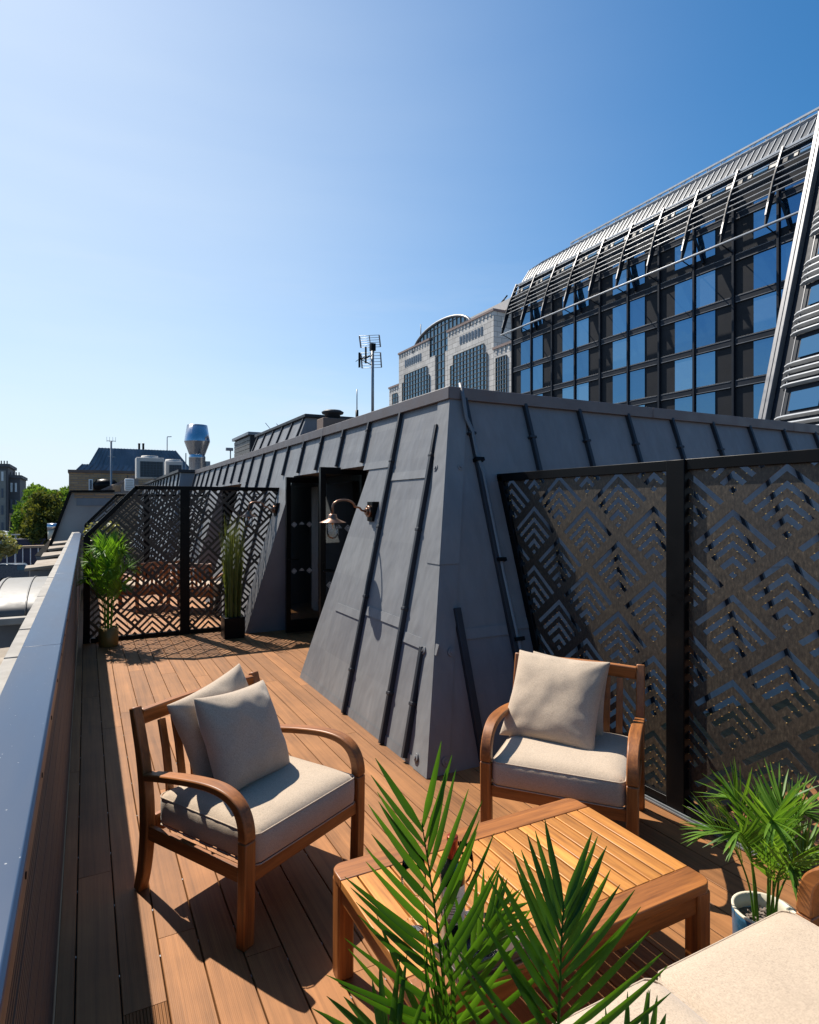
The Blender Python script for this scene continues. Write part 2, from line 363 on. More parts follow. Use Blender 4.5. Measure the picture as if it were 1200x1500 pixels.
def brick(name):
    t = NT(name); p = t.n('ShaderNodeBsdfPrincipled'); t.l(p.outputs[0], t.out.inputs[0])
    b = t.n('ShaderNodeTexBrick'); c = t.n('ShaderNodeTexCoord'); sp = t.n('ShaderNodeSeparateXYZ'); cb = t.n('ShaderNodeCombineXYZ')
    t.l(c.outputs['Object'], sp.inputs[0]); ad = t.n('ShaderNodeMath', operation='ADD'); t.l(sp.outputs[0], ad.inputs[0]); t.l(sp.outputs[1], ad.inputs[1]); t.l(ad.outputs[0], cb.inputs[0]); t.l(sp.outputs[2], cb.inputs[1]); t.l(cb.outputs[0], b.inputs['Vector'])
    inp(b, 'Color1', (.34,.20,.10,1)); inp(b, 'Color2', (.48,.30,.16,1)); inp(b, 'Mortar', (.24,.19,.15,1))
    inp(b, 'Scale', 1); inp(b, 'Mortar Size', .02); inp(b, 'Brick Width', .45); inp(b, 'Row Height', .15)
    k = ramp(t, nz(t, coords(t), .8, 5), [(.3, (.75,.75,.75)), (.7, (1.1,1.1,1.1))])
    t.l(mixc(t, 1, b.outputs['Color'], k, 'MULTIPLY'), p.inputs['Base Color']); inp(p, 'Roughness', .9)
    return t.m
def ribbed(name, col):
    t = NT(name); p = t.n('ShaderNodeBsdfPrincipled'); t.l(p.outputs[0], t.out.inputs[0])
    a = nz(t, coords(t, (1.5,1.5,.2)), 1, 5); c = ramp(t, a, [(.3, [x*.8 for x in col]), (.7, [x*1.25 for x in col])])
    t.l(c, p.inputs['Base Color']); inp(p, 'Roughness', .45); inp(p, 'Metallic', .25)
    return t.m
def labelmat(name):
    t = NT(name); p = t.n('ShaderNodeBsdfPrincipled'); t.l(p.outputs[0], t.out.inputs[0])
    a = nz(t, coords(t), 40, 3); t.l(ramp(t, a, [(.3, (.50,.46,.40)), (.7, (.62,.58,.50))]), p.inputs['Base Color']); inp(p, 'Roughness', .7)
    return t.m
mats()
# ================================================================ deck, parapet, street
def build_deck():
    m = MB(); g = MB(); d = MB()
    rng = random.Random(3)
    x = -.0335 - .1415
    k = 0
    while x < 8.2:
        x0, x1 = max(x + .0025, -.092), x + .1415 - .0025
        if x1 > -.09:
            y = -1.5 + ((k * 1.37) % 3.0) - 3.0
            if abs(x + .0335) < .01: y = 3.2 - 6
            if abs(x - .108) < .01: y = 2.27 - 6
            while y < 16.4:
                ya, yb = max(y, -1.5), min(y + 3.0, 16.4)
                gv = abs(x - .108) < .01 and yb < 2.3
                if yb > ya + .05 and not (x > 2.9 and ya > 9):
                    c = .0018; a, b = x0, x1; L, Rr = ya + .0015, yb - .0015
                    tgt = g if gv else m
                    vs = []
                    for yy in (L, Rr): vs += [(a, yy, -.022), (b, yy, -.022), (b, yy, -c), (b - c, yy, 0), (a + c, yy, 0), (a, yy, -c)]
                    tgt.add(vs, [(1,7,8,2), (2,8,9,3), (3,9,10,4), (4,10,11,5), (5,11,6,0), (0,1,2,3,4,5), (11,10,9,8,7,6)])
                    yc = ya + .2
                    while yc < yb and x < 1.0 and yc < 8: # deck clips seen in the joints
                        d.box(x - .002, x + .002, yc, yc + .010, -.010, -.004); yc += .45
                y += 3.0
        x += .1415; k += 1
    root = tag(empty('deck_floor'), kind='structure')
    m.build('boards', M['deck'], root); g.build('grooved_board', M['deck_groove'], root); d.build('deck_clips', M['galv'], root)
    b = MB(); b.box(-.092, 8.3, -1.5, 16.4, -.30, -.03); b.build('subfloor', M['gap'], root)
build_deck()
PZ = 1.15
def build_parapet():
    root = tag(empty('parapet_wall'), 'low brown clad parapet with glossy blue grey coping running the length of the terrace', 'parapet')
    c = MB(); y = -1.4; n = 0
    for (y0, y1) in ((-1.4, 2.84), (2.84, 5.84), (5.84, 8.84), (8.84, 11.84), (11.84, 14.6)):
        c.prism([(-.222, y0+.002, PZ-.02), (-.222, y0+.002, PZ), (-.090, y0+.002, PZ), (-.084, y0+.002, PZ-.006), (-.084, y0+.002, PZ-.020)], (0, y1-y0-.004, 0))
    c.build('coping', M['metal_cope'], root, .0015)
    f = MB(); f.box(-.110, -.0865, -1.4, 14.6, PZ-.075, PZ-.0215); f.build('fascia_strip', M['fascia'], root, .002)
    s = MB()
    for i in range(22): s.tube([(-.0875, .75+.42*i, PZ-.045), (-.0845, .75+.42*i, PZ-.045)], .006, 8)
    s.build('screws', M['black'], root)
    w = MB(); z = .0
    h = (PZ-.077)/7
    for i in range(7):                                   # ribbed boards
        z0 = i*h
        w.box(-.125, -.105, -1.4, 14.6, z0+.002, z0+h-.002)
        for j in range(6): w.box(-.1055, -.098, -1.4, 14.6, z0+.008+j*(h-.012)/6, z0+.008+j*(h-.012)/6+.013)
    w.build('ribbed_cladding', M['clad'], root, 0)
    b = MB(); b.box(-.205, -.126, -1.4, 16.4, -.5, PZ-.021); b.build('core', M['stone_dark'], root)
    st = MB(); y = -1.4; rng = random.Random(5)
    while y < 16.3:
        st.box(-.278, -.2065, y+.004, min(y+.60, 16.4)-.004, PZ-.09, PZ-.026+rng.uniform(-.003, .003)); y += .60
    st.build('stone_coping', M['stone_pale'], root, .004)
build_parapet()
def build_facade_below():
    """street front below the parapet with its row of little roofs"""
    root = tag(empty('street_front'), 'pale stone street front below the parapet, stepped with small lead roofs', 'facade')
    w = MB(); w.box(-.279, -.207, -1.4, 17, -10, PZ-.092); w.build('wall', M['stone_pale'], root)
    yc, b_, ze, zr, ln = 7.0, .92, .79, 1.0, .43
    pts = [(-.2795, yc+b_*math.cos(a), ze+(zr-ze)*math.sin(a)) for a in [math.pi*k/20 for k in range(21)]]
    b = MB(); b.prism(pts, (-ln, 0, 0)); o = b.build('barrel_roof', M['lead'], root)
    for p in o.data.polygons: p.use_smooth = len(p.vertices) == 4 and p.normal.z > .05
    for xx in (-.45, -.68):
        e = MB(); e.tube([(xx, yc+(b_+.004)*math.cos(a), ze+(zr-ze+.004)*math.sin(a)) for a in [math.pi*k/20 for k in range(21)]], .007, 6); e.build('lead_roll', M['lead'], root)
    b = MB(); b.box(-.76, -.2797, yc-b_-.10, yc-b_+.10, ze-.06, ze-.003); b.build('eave_ledge', M['stone_pale'], root, .008)
    b = MB(); b.box(-.66, -.2797, yc-b_+.12, yc+b_-.05, -3, ze-.004); b.build('dormer_cheek', M['lead_dark'], root)
    for ya, yb, z, x in ((3.3, 4.65, .78, -.75), (7.98, 8.2, 1.02, -.60), (8.45, 9.15, 1.0, -.555), (10.05, 10.65, 1.0, -.56), (11.8, 12.3, 1.0, -.56), (13.4, 13.9, 1.0, -.56)):
        s = MB(); s.prism([(x, ya, z-.035), (x, yb, z-.02), (-.2797, yb, z), (-.2797, ya, z-.005), ], (0, 0, .035)); s.build('stone_ledge', M['ledge'], root, .008)
        s = MB(); s.box(x+.05, -.2797, ya+.06, yb-.04, -3, z-.036); s.build('dormer_cheek', M['lead_dark'], root)
build_facade_below()
def build_upstand():
    root = tag(empty('party_wall'), 'dark grey raking party wall with thin cap closing the far end of the parapet', 'wall')
    y = 16.5
    A, B, C_, D_ = at(70, 815, y=y), at(105, 722, y=y), at(168, 721.5, y=y), at(150, 812, y=y)
    b = MB(); b.prism([A, B, C_, D_], (0, .35, 0)); b.build('rendered_face', M['render'], root)
    c = MB(); off = Vector((0, -.03, 0))
    c.bar(A+off+Vector((-.03,.17,0)), B+off+Vector((-.03,.17,.03)), .44, .06, (1,0,.3)); c.bar(B+off+Vector((-.03,.17,.035)), C_+off+Vector((0,.17,.035)), .44, .05); c.build('cap', M['black'], root)
    d = MB(); d.box(B.x+.10, C_.x, y-.02, y-.002, B.z-.30, B.z-.12); d.build('flashing', M['slate'], root)
    d = MB(); d.box(B.x+.06, C_.x, y-.03, y-.002, B.z-.115, B.z-.01); d.build('brick_band', M['brick'], root)
    # stone coping step and cottage roofs beside it
    r = tag(empty('tiled_roof'), 'small buff stone roof slope stepping down outside the party wall', 'roof')
    b = MB(); P = [at(51, 814, y=17), at(72, 791, y=17), at(76, 791, y=17), at(70, 815, y=17)]
    b.prism(P, (0, 1.2, 0)); b.build('slope', M['rust'], r)
    b = MB(); b.prism([at(52, 815, y=17), at(69, 815.5, y=17), at(66, 826, y=17), at(56, 826, y=17)], (0, 1.0, 0)); b.build('dark_eave', M['lead_dark'], r)
    q = tag(empty('roof_cowl'), 'short pale metal cowl beside the party wall edge', 'cowl')
    b = MB(); p = at(77, 790, y=19); b.lathe([(.0, 0), (.11, 0), (.11, .24), (.0, .24)], p, 16); b.build('stack', M['cream'], q)
    b = MB(); b.tube([p+Vector((-.12,0,.33)), p+Vector((.14,0,.33))], .10, 14); b.build('hood', M['steel'], q)
build_upstand()
street = MB(); street.poly([(-3000,-3000,-10), (3000,-3000,-10), (3000,3000,-10), (-3000,3000,-10)]); tag(street.build('street_ground', M['street']), kind='structure')
# ================================================================ zinc mansard
KX, KY, ZT = .28, .35, 2.6
SK = .146
def ml(y, z, off=0):            # left slope; off = proud of the sheet
    n = Vector((-1, 0, KX)).normalized(); return Vector((1.89 + KX*z, y, z)) + n*off
def mf(x, z, off=0):
    n = Vector((0, -1, KY)).normalized(); return Vector((x, 3.37 + KY*z, z)) + n*off
YE = 17.0; XE = 9.0
def jamb(y0, z): return y0 - .20*z if y0 < 7 else y0 - .12*z
RECESS = ((5.97, 8.34), (11.5, 13.4))
RZ = 2.11
def build_mansard():
    root = tag(empty('zinc_roof_storey'), 'dark standing seam zinc mansard storey filling the middle of the terrace', 'roof storey')
    hy = lambda z: 3.37 + KY*z
    sh = MB()
    # sheets between seams: separate islands so each sheet has its own tone
    seams = [4.01+.7*0, 4.74] + [4.74 + .712*k for k in range(1, 18)]
    def sheet(y0, y1, z0, z1, off=0.0):
        """quad with skewed sides"""
        nseg = 6
        for k in range(nseg):
            a, b = z0+(z1-z0)*k/nseg, z0+(z1-z0)*(k+1)/nseg
            def yy(v, z): return v(z) if callable(v) else v + SK*z
            sh.add([ml(yy(y0, a), a, off), ml(yy(y1, a), a, off), ml(yy(y1, b), b, off), ml(yy(y0, b), b, off)], [(0,1,2,3)])
    hip = lambda z: hy(z)
    edges = [hip] + seams[0:] + [YE]
    def clampf(v, lo=None, hi=None):
        def f(z):
            y = v(z) if callable(v) else v + SK*z
            if hi is not None: y = min(y, hi(z))
            if lo is not None: y = max(y, lo(z))
            return y
        return f
    def area(lo, hi, z0, z1):
        for a, b in zip(edges[:-1], edges[1:]):
            fa, fb = clampf(a, lo, hi), clampf(b, lo, hi)
            if fb(z0)-fa(z0) < .004 and fb(z1)-fa(z1) < .004: continue
            sheet(fa, fb, z0, z1)
    R1, R2 = RECESS
    area(lambda z: hy(z), lambda z: jamb(R1[0], z), 0, RZ)
    area(lambda z: jamb(R1[1], z), lambda z: jamb(R2[0], z), 0, RZ)
    area(lambda z: jamb(R2[1], z), lambda z: YE, 0, RZ)
    area(lambda z: hy(z), lambda z: YE, RZ, ZT)
    sh.build('zinc_sheets', M['zinc'], root)
    # front slope sheets
    fs = MB(); fx = [2.735+.612*k for k in range(11)]
    ex = [None, 2.33] + fx
    for i in range(len(fx)):
        x0 = None if i == 0 else fx[i-1]; x1 = fx[i]
        for k in range(5):
            a, b = ZT*k/5, ZT*(k+1)/5
            xa = 1.89+KX*a if x0 is None else x0; xb = 1.89+KX*b if x0 is None else x0
            fs.add([mf(xa, a), mf(x1, a), mf(x1, b), mf(xb, b)], [(0,1,2,3)])
    fs.build('zinc_sheets', M['zinc'], root)
    # batten seams, each its own mesh
    def seam_l(y, z0, z1, skew=True):
        a, b = ml(y+(SK*z0 if skew else 0), z0, .018), ml(y+(SK*z1 if skew else 0), z1, .018)
        s = MB(); s.bar(a, b, .034, .040, Vector((-1,0,KX)))
        L = (b-a).length; k = .35
        while k < L-.1:
            p = a + (b-a)*(k/L); s.bar(p-(b-a).normalized()*.012, p+(b-a).normalized()*.012, .052, .046, Vector((-1,0,KX))); k += .62
        s.build('batten_seam', M['zinc_dark'], root, .004)
    def inrec(y):
        for r0, r1 in RECESS:
            if jamb(r0, 0)-.02 < y < jamb(r1, 0)+.02 or (jamb(r0, RZ)-.02 < y+SK*RZ < jamb(r1, RZ)): return True
        return False
    for i, y in enumerate(seams):
        if i == 0: seam_l(y, .0, 2.36)
        elif inrec(y):
            seam_l(y, RZ+.03, ZT-.01)
        else: seam_l(y, .0, ZT-.01)
    seam_l(3.66, .02, .72)                      # short seam running into the hip flashing
    for i, x in enumerate(fx[:-1]):
        a, b = mf(x, 0, .018), mf(x, ZT-.01, .018)
        s = MB(); s.bar(a, b, .034, .040, Vector((0,-1,KY)))
        p = a+(b-a)*.88; s.bar(p-(b-a)*.004, p+(b-a)*.004, .07, .046, Vector((0,-1,KY)))
        s.build('batten_seam', M['zinc_dark'], root, .004)
    a, b = mf(2.31, 0, .018), mf(2.31, .98, .018); s = MB(); s.bar(a, b, .05, .04, Vector((0,-1,KY))); s.build('batten_seam', M['zinc_dark'], root, .004)
    # horizontal laps
    def lap(y0, y1, z, m0=.03):
        lp = MB(); lp.add([ml(y0+m0+SK*z, z, .001), ml(y1-m0+SK*z, z, .001), ml(y1-m0+SK*z, z, .010), ml(y0+m0+SK*z, z, .010), ml(y0+m0+SK*z, z+.07, .001), ml(y1-m0+SK*z, z+.07, .001), ml(y1-m0+SK*z, z+.07, .007), ml(y0+m0+SK*z, z+.07, .007)], [(0,1,2,3), (3,2,6,7), (4,5,6,7), (0,3,7,4), (1,2,6,5)]); lp.build('sheet_lap', M['zinc'], root)
    lap(4.01, 4.74, 1.93); lap(4.01, 4.74, .78); lap(4.74, 5.42, .72); lap(4.74, 5.42, 2.06); lap(3.45, 4.01, .70)
    for i in range(3, 17):
        if not inrec(seams[i]) and i+1 < len(seams): lap(seams[i], seams[i+1], 1.9 if i % 2 else 1.2)
    def lapf(x0, x1, z):
        lf = MB(); lf.add([mf(x0, z, .001), mf(x1, z, .001), mf(x1, z, .010), mf(x0, z, .010), mf(x0, z+.07, .001), mf(x1, z+.07, .001), mf(x1, z+.07, .007), mf(x0, z+.07, .007)], [(0,1,2,3), (3,2,6,7), (4,5,6,7), (0,3,7,4), (1,2,6,5)]); lf.build('sheet_lap', M['zinc'], root)
    lapf(2.34, 2.71, .77)
    for i in range(0, 10): lapf(fx[i]+.03, fx[i+1]-.03, 1.1 if i % 2 else .8)
    # hip flashing in two lengths
    h = MB()
    for z0, z1, o in ((0, 1.34, .012), (1.28, ZT, .018)):
        wl = .17; wf = .15
        for (sgn) in (0, 1):
            P = []
            for z in (z0, z1):
                c = Vector((1.89+KX*z, 3.37+KY*z, z))
                cc = c + Vector((-1, -1, .3)).normalized()*o*1.35
                e = (ml(3.37+KY*z+wl, z, o) if sgn == 0 else mf(1.89+KX*z+wf, z, o)); e0 = (ml(3.37+KY*z+wl, z, .0005) if sgn == 0 else mf(1.89+KX*z+wf, z, .0005))
                P += [cc, e, e0]
            h.add(P, [(0,1,4,3), (1,2,5,4), (0,1,2), (3,4,5)])
    h.build('hip_flashing', M['zinc'], root)
    for z in (2.0, .70, .07):
        for p, n in ((ml(3.37+KY*z+.13, z, .012), Vector((-1,0,KX)).normalized()), (mf(1.89+KX*z+.12, z, .012), Vector((0,-1,KY)).normalized())):
            bt = MB(); bt.tube([p, p+n*.012], .028, 14); bt.tube([p+n*.011, p+n*.020], .012, 10); bt.build('fixing_stud', M['zinc'], root)
    sk = MB(); sk.add([ml(3.37, 0, .004), ml(5.95, 0, .004), ml(5.95, .06, .006), ml(3.40, .06, .006)], [(0,1,2,3)]); sk.build('base_flashing', M['zinc'], root)
    # brown coping
    c = MB(); xi = 1.89+KX*ZT; yi = 3.37+KY*ZT; o = .045; zb, zt = ZT-.035, ZT+.075
    def run(P):                                        # mitred L of two runs
        c.add(P, [(0,1,2,3), (4,7,6,5), (0,4,5,1), (1,5,6,2), (2,6,7,3), (3,7,4,0)])
    y = yi-o; joints = [yi-o, 7.2, 10.4, 13.6, YE+.2]
    for k in range(4):
        ya, yb = joints[k]+.002, joints[k+1]-.002
        i0 = yi+.3 if k == 0 else ya
        run([(xi-o, ya, zb), (xi-o, yb, zb), (xi+.3, yb, zb), (xi+.3, i0, zb), (xi-o, ya, zt-.01), (xi-o, yb, zt-.01), (xi+.3, yb, zt+.02), (xi+.3, i0, zt+.02)])
    jx = [xi-o, 4.9, 7.2, XE]
    for k in range(3):
        xa, xb = jx[k]+.002, jx[k+1]-.002
        i0 = xi+.3 if k == 0 else xa
        run([(xa, yi-o, zb), (xb, yi-o, zb), (xb, yi+.3, zb), (i0, yi+.3, zb), (xa, yi-o, zt-.01), (xb, yi-o, zt-.01), (xb, yi+.3, zt+.02), (i0, yi+.3, zt+.02)])
    c.build('coping', M['coping'], root, .004)
    ft = MB(); ft.box(xi+.05, XE, yi+.05, YE, ZT-.3, ZT+.05); ft.build('flat_roof', M['lead'], root)
    # inside core so nothing shows through
    e = MB(); e.box(3.55, XE-.1, 4.75, YE-.1, .0, ZT-.31); e.build('core', M['inside'], root)
    e = MB(); e.prism([(1.92,YE,0), (XE,YE,0), (XE,YE,ZT), (1.89+KX*ZT,YE,ZT)], (0,.03,0)); e.prism([(XE, 3.40, 0), (XE, YE, 0), (XE, YE, ZT), (XE, 3.4+KY*ZT, ZT)], (.03,0,0)); e.build('end_walls', M['lead_dark'], root)
    # door recesses with open glazed leaves
    for (r0, r1) in RECESS:
        q = MB(); bx = 2.95
        for y0, sg in ((r0, 0), (r1, 1)):              # cheeks
            q.add([ml(jamb(y0, 0), 0, -.001), ml(jamb(y0, RZ), RZ, -.001), (bx, jamb(y0, RZ), RZ), (bx, jamb(y0, 0), 0)], [(0,1,2,3)])
        q.add([ml(jamb(r0, RZ), RZ, -.001), ml(jamb(r1, RZ), RZ, -.001), (bx, jamb(r1, RZ), RZ), (bx, jamb(r0, RZ), RZ)], [(0,1,2,3)])
        q.build('recess_lining', M['lead_dark'], root)
        b = MB(); b.box(3.5, 3.53, r0-.6, r1+.1, 0, RZ+.1); b.box(2.96, 3.5, r1-.02, r1+.1, 0, RZ+.05); b.box(2.96, 3.5, r0-.6, r0-.5, 0, RZ+.05); b.box(2.96, 3.53, r0-.6, r1+.1, RZ+.02, RZ+.1); b.box(2.96, 3.5, r0-.55, r1+.1, -.02, -.004); b.build('room', M['inside'], root)
        cu = MB(); ya = r0+.25
        cu.sweep([(3.3+.03*math.sin(k*1.3), ya+.05*k, 1.02) for k in range(16)], (0,0,1), 2.0, .01); cu.build('curtain', M['curtain'], root)
        fr = MB(); fr.box(2.90, 2.96, r0-.45, r0-.1, 0, RZ); fr.box(2.90, 2.96, r1-.10, r1-.02, 0, RZ-.02); fr.box(2.90, 2.96, r0-.1, r1-.1, RZ-.10, RZ-.02); fr.build('door_frame', M['black'], root, .003)
        leafs = ((r0+.42, 2.255, 2.79, .035, .05, 2.13), (r1-.34, 2.345, 2.86, 0, .03, 2.09)) if r0 < 7 else ((r1-.3, 2.5, 2.9, 0, .03, 2.05),)
        for (yy, xa, xb, sl, z0, z1) in leafs:
            d = MB(); f = .060
            def bx2(x0, x1, za, zb, th):
                k = lambda x: yy + (xb-x)*sl
                d.prism([(x0, k(x0)-th, za), (x1, k(x1)-th, za), (x1, k(x1)+th, za), (x0, k(x0)+th, za)], (0, 0, zb-za))
            bx2(xa, xa+f, z0, z1, .028); bx2(xb-f, xb, z0, z1, .028); bx2(xa+f, xb-f, z1-.075, z1, .028); bx2(xa+f, xb-f, z0, z0+.16, .028)
            door = d.build('door', M['black'], root, .003)
            k = lambda x: yy + (xb-x)*sl
            g = MB(); g.prism([(xa+f, k(xa+f)-.004, z0+.16), (xb-f, k(xb-f)-.004, z0+.16), (xb-f, k(xb-f)+.004, z0+.16), (xa+f, k(xa+f)+.004, z0+.16)], (0, 0, z1-.075-z0-.16)); g.build('pane', M['doorglass'], door)
            t = MB()
            for zz in (1.46, .84):
                for j in range(4):
                    cx = xa+f+.05+j*.105; s = .038
                    if cx > xb-f-.04: continue
                    for r_ in ((1.0, .78), (.5, .22)):
                        o_, i_ = r_[0]*s, r_[1]*s
                        for q_ in ((1,1), (-1,1)) if j % 2 else ((1,1), (-1,1), (1,-1), (-1,-1)):
                            y_ = k(cx)-.0055
                            t.add([(cx, y_, zz+q_[1]*o_), (cx+q_[0]*o_, y_, zz), (cx+q_[0]*i_, y_, zz), (cx, y_, zz+q_[1]*i_)], [(0,1,2,3)])
            t.build('frosted_motif', M['decal'], door)
            hd = MB(); hx = xa+.03
            hd.tube([(hx, k(hx)-.028, 1.0), (hx, k(hx)-.075, 1.0), (hx+.12, k(hx)-.075, 1.0)], .009, 8); hd.box(hx-.016, hx+.016, k(hx)-.034, k(hx)-.0285, .90, 1.09); hd.build('handle', M['black'], door)
    # downpipe beside the first front seam
    dp = MB(); px = 2.70
    P = [mf(px, ZT+.085, .05), mf(px, ZT-.05, .05), mf(px-.0, 2.40, .035), mf(px+.035, 2.30, .03), mf(px+.035, 2.1, .03), mf(px+.06, 1.95, .03), mf(px+.06, 1.2, .03), mf(px+.075, .5, .03), mf(px+.075, .02, .03)]
    dp.tube(P, .017, 10)
    dp.build('downpipe', M['graymetal'], root)
    for z, o in ((2.06, .04), (1.29, .055), (.73, .07)):
        br = MB(); br.bar(mf(px+o-.035, z, .03), mf(px+o+.045, z, .03), .028, .05, Vector((0,-1,KY))); br.build('pipe_bracket', M['black'], root)
    return root
MANS = build_mansard()
# ================================================================ laser cut screens
def lattice_panel(poly, P0, U, N, ap, hw, hh, th, name, parent, m, br=(0, .040, .145, .235, .340, .430, .535, .620, .725, .815, .920, 1.0)):
    """sheet with chevron slots. poly in (u,z); P0 origin, U horizontal dir, N thickness dir; ap = an outer apex (u,z)"""
    solid = lambda i, j: not ((max(i, j) % 2 == 1) and max(i, j) <= 9 and min(i, j) >= 1)
    us = [p[0] for p in poly]; zs = [p[1] for p in poly]
    bm = bmesh.new(); cache = {}
    def V(p, q, cx, cz):
        # p along upper right, q along upper left from bottom corner
        u = cx + (p - q)*hw; z = cz - hh + (p + q)*hh
        key = (round(u, 5), round(z, 5))
        if key not in cache: cache[key] = bm.verts.new((u, z, 0))
        return cache[key]
    i0 = int((min(us)-ap[0])/hw)-2; i1 = int((max(us)-ap[0])/hw)+2
    for i in range(i0, i1+1):
        cx = ap[0]+i*hw
        z0 = ap[1]-hh*(2*br[10]-1)+(hh if i % 2 else 0)
        for j in range(-8, 9):
            cz = z0+j*2*hh
            if cz+hh < min(zs) or cz-hh > max(zs): continue
            for a in range(11):
                for b in range(11):
                    if solid(a, b):
                        try: bm.faces.new((V(br[a], br[b], cx, cz), V(br[a+1], br[b], cx, cz), V(br[a+1], br[b+1], cx, cz), V(br[a], br[b+1], cx, cz)))
                        except ValueError: pass
    n = len(poly)
    for k in range(n):
        a, b = poly[k], poly[(k+1) % n]
        nx, nz_ = (b[1]-a[1]), -(b[0]-a[0])            # outward for counter-clockwise outline
        g = bm.verts[:]+bm.edges[:]+bm.faces[:]
        bmesh.ops.bisect_plane(bm, geom=g, plane_co=(a[0], a[1], 0), plane_no=(nx, nz_, 0), clear_outer=True, dist=1e-6)
    bmesh.ops.remove_doubles(bm, verts=bm.verts, dist=1e-5)
    r = bmesh.ops.extrude_face_region(bm, geom=bm.faces[:])
    for v in r['geom']:
        if isinstance(v, bmesh.types.BMVert): v.co.z += th
    P0, U, N = Vector(P0), Vector(U), Vector(N)
    for v in bm.verts: v.co = P0 + U*v.co.x + Vector((0,0,1))*v.co.y + N*v.co.z
    bmesh.ops.recalc_face_normals(bm, faces=bm.faces)
    me = bpy.data.meshes.new(name); bm.to_mesh(me); bm.free(); me.materials.append(m)
    o = bpy.data.objects.new(name, me); COL.objects.link(o); o.parent = parent
    return o
BR_SIDE = (0, .060, .150, .245, .335, .430, .515, .610, .695, .795, .880, 1.0)
def far_screen(Y, label):
    root = tag(empty('privacy_screen', (0, Y, 0)), label, 'screen')
    f = MB(); t = .028; H_ = 1.97; s0 = .08
    def rail(pts, w=.05, d=.056):
        for a, b in zip(pts[:-1], pts[1:]): f.bar((a[0], 0, a[1]), (b[0], 0, b[1]), d, w, (0,0,1) if abs(b[0]-a[0]) > .05 else (1,0,0))
    rail([(-.0, 1.32), (.585, H_-.02)], .055); rail([(.56, H_-.025), (2.44, H_-.025)], .05); rail([(.05, .03), (1.93, .03)], .05)
    f.bar((1.94, 0, .02), (2.45, 0, H_-.03), .056, .05, (1,0,-.28))
    f.build('frame', M['black'], root, .003)
    for x0, x1, h in ((-.03, .045, 1.33), (1.105, 1.225, H_-.005)):
        p = MB(); p.box(x0, x1, -.032, .032, 0, h); p.build('post', M['black'], root, .003)
    lattice_panel([(.045, .055), (1.105, .055), (1.105, H_-.05), (.60, H_-.05), (.045, 1.325)], (0, -.0015, 0), (1,0,0), (0,1,0), (.765, 1.179), .2085, .2085, .003, 'cut_panel', root, M['bronze'])
    lattice_panel([(1.225, .055), (1.925, .055), (2.42, H_-.05), (1.225, H_-.05)], (0, -.0015, 0), (1,0,0), (0,1,0), (2.303, 1.955), .2085, .2085, .003, 'cut_panel', root, M['bronze'])
    return root
S1 = far_screen(8.68, 'black chevron screen across the far end of the deck behind the two potted plants')
S2 = copy_tree(S1); S2.location = (0, 14.5, 0); S2['label'] = 'smaller looking chevron screen further back, its sloping corner showing over the nearer screen'
def side_screen():
    root = tag(empty('privacy_screen', (2.93, 0, 0)), 'tall dark chevron screen along the right side of the deck behind the armchair', 'screen')
    H_ = 1.96; f = MB(); d = .05
    jy = lambda z: 3.37+KY*z-.01
    f.bar((0, .9, H_-.03), (0, jy(H_)-.0, H_-.03), d, .06); f.bar((0, .9, .035), (0, jy(0)+.02, .035), d+.02, .07)
    f.bar((0, jy(0)-.03, .0), (0, jy(H_)-.03, H_-.02), d, .06, (0,-1,.35)); f.build('frame', M['black'], root, .003)
    tr = MB(); tr.box(-.050, -.042, .9, 3.3, .010, .022); tr.box(-.062, -.056, .9, 3.3, .006, .014); tr.build('bottom_track', M['galv'], root)
    for a, b in ((2.29, 2.41), (.80, .90)):
        p = MB(); p.box(-.04, .04, a, b, 0, H_-.001); p.build('post', M['black'], root, .004)
    lattice_panel([(2.40, .07), (jy(.07)-.05, .07), (jy(H_)-.05, H_-.06), (2.40, H_-.06)], (-.002, 0, 0), (0,1,0), (1,0,0), (3.069, 1.705), .271, .2175, .004, 'cut_panel', root, M['bronze'], BR_SIDE)
    lattice_panel([(.90, .07), (2.30, .07), (2.30, H_-.06), (.90, H_-.06)], (-.002, 0, 0), (0,1,0), (1,0,0), (2.03, 1.687), .275, .2175, .004, 'cut_panel', root, M['bronze'], BR_SIDE)
    edge_glints([(2.41, .075), (jy(.07)-.06, .075), (jy(H_)-.06, H_-.07), (2.41, H_-.07)], (3.069, 1.705), .271, .2175, 0, root)
    edge_glints([(.92, .075), (2.29, .075), (2.29, H_-.07), (.92, H_-.07)], (2.03, 1.687), .275, .2175, 0, root)
def edge_glints(poly, ap, hw, hh, zmin, root):
    """tiny gold boxes added along the slot edges to imitate sun glints"""
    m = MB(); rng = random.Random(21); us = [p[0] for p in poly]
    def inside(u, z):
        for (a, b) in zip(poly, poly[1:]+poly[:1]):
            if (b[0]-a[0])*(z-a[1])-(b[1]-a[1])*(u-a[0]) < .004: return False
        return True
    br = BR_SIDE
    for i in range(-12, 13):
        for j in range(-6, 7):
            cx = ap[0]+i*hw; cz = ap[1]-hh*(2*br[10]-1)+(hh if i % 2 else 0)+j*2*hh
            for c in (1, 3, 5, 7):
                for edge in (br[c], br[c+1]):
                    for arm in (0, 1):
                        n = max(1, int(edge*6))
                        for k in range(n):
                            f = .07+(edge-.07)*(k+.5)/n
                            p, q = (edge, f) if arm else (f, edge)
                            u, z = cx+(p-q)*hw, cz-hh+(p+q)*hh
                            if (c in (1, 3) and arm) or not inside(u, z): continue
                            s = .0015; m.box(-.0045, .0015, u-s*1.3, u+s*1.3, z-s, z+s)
    o = m.build('slot_glints', M['glint'], root); o['kind'] = 'stuff'
side_screen()
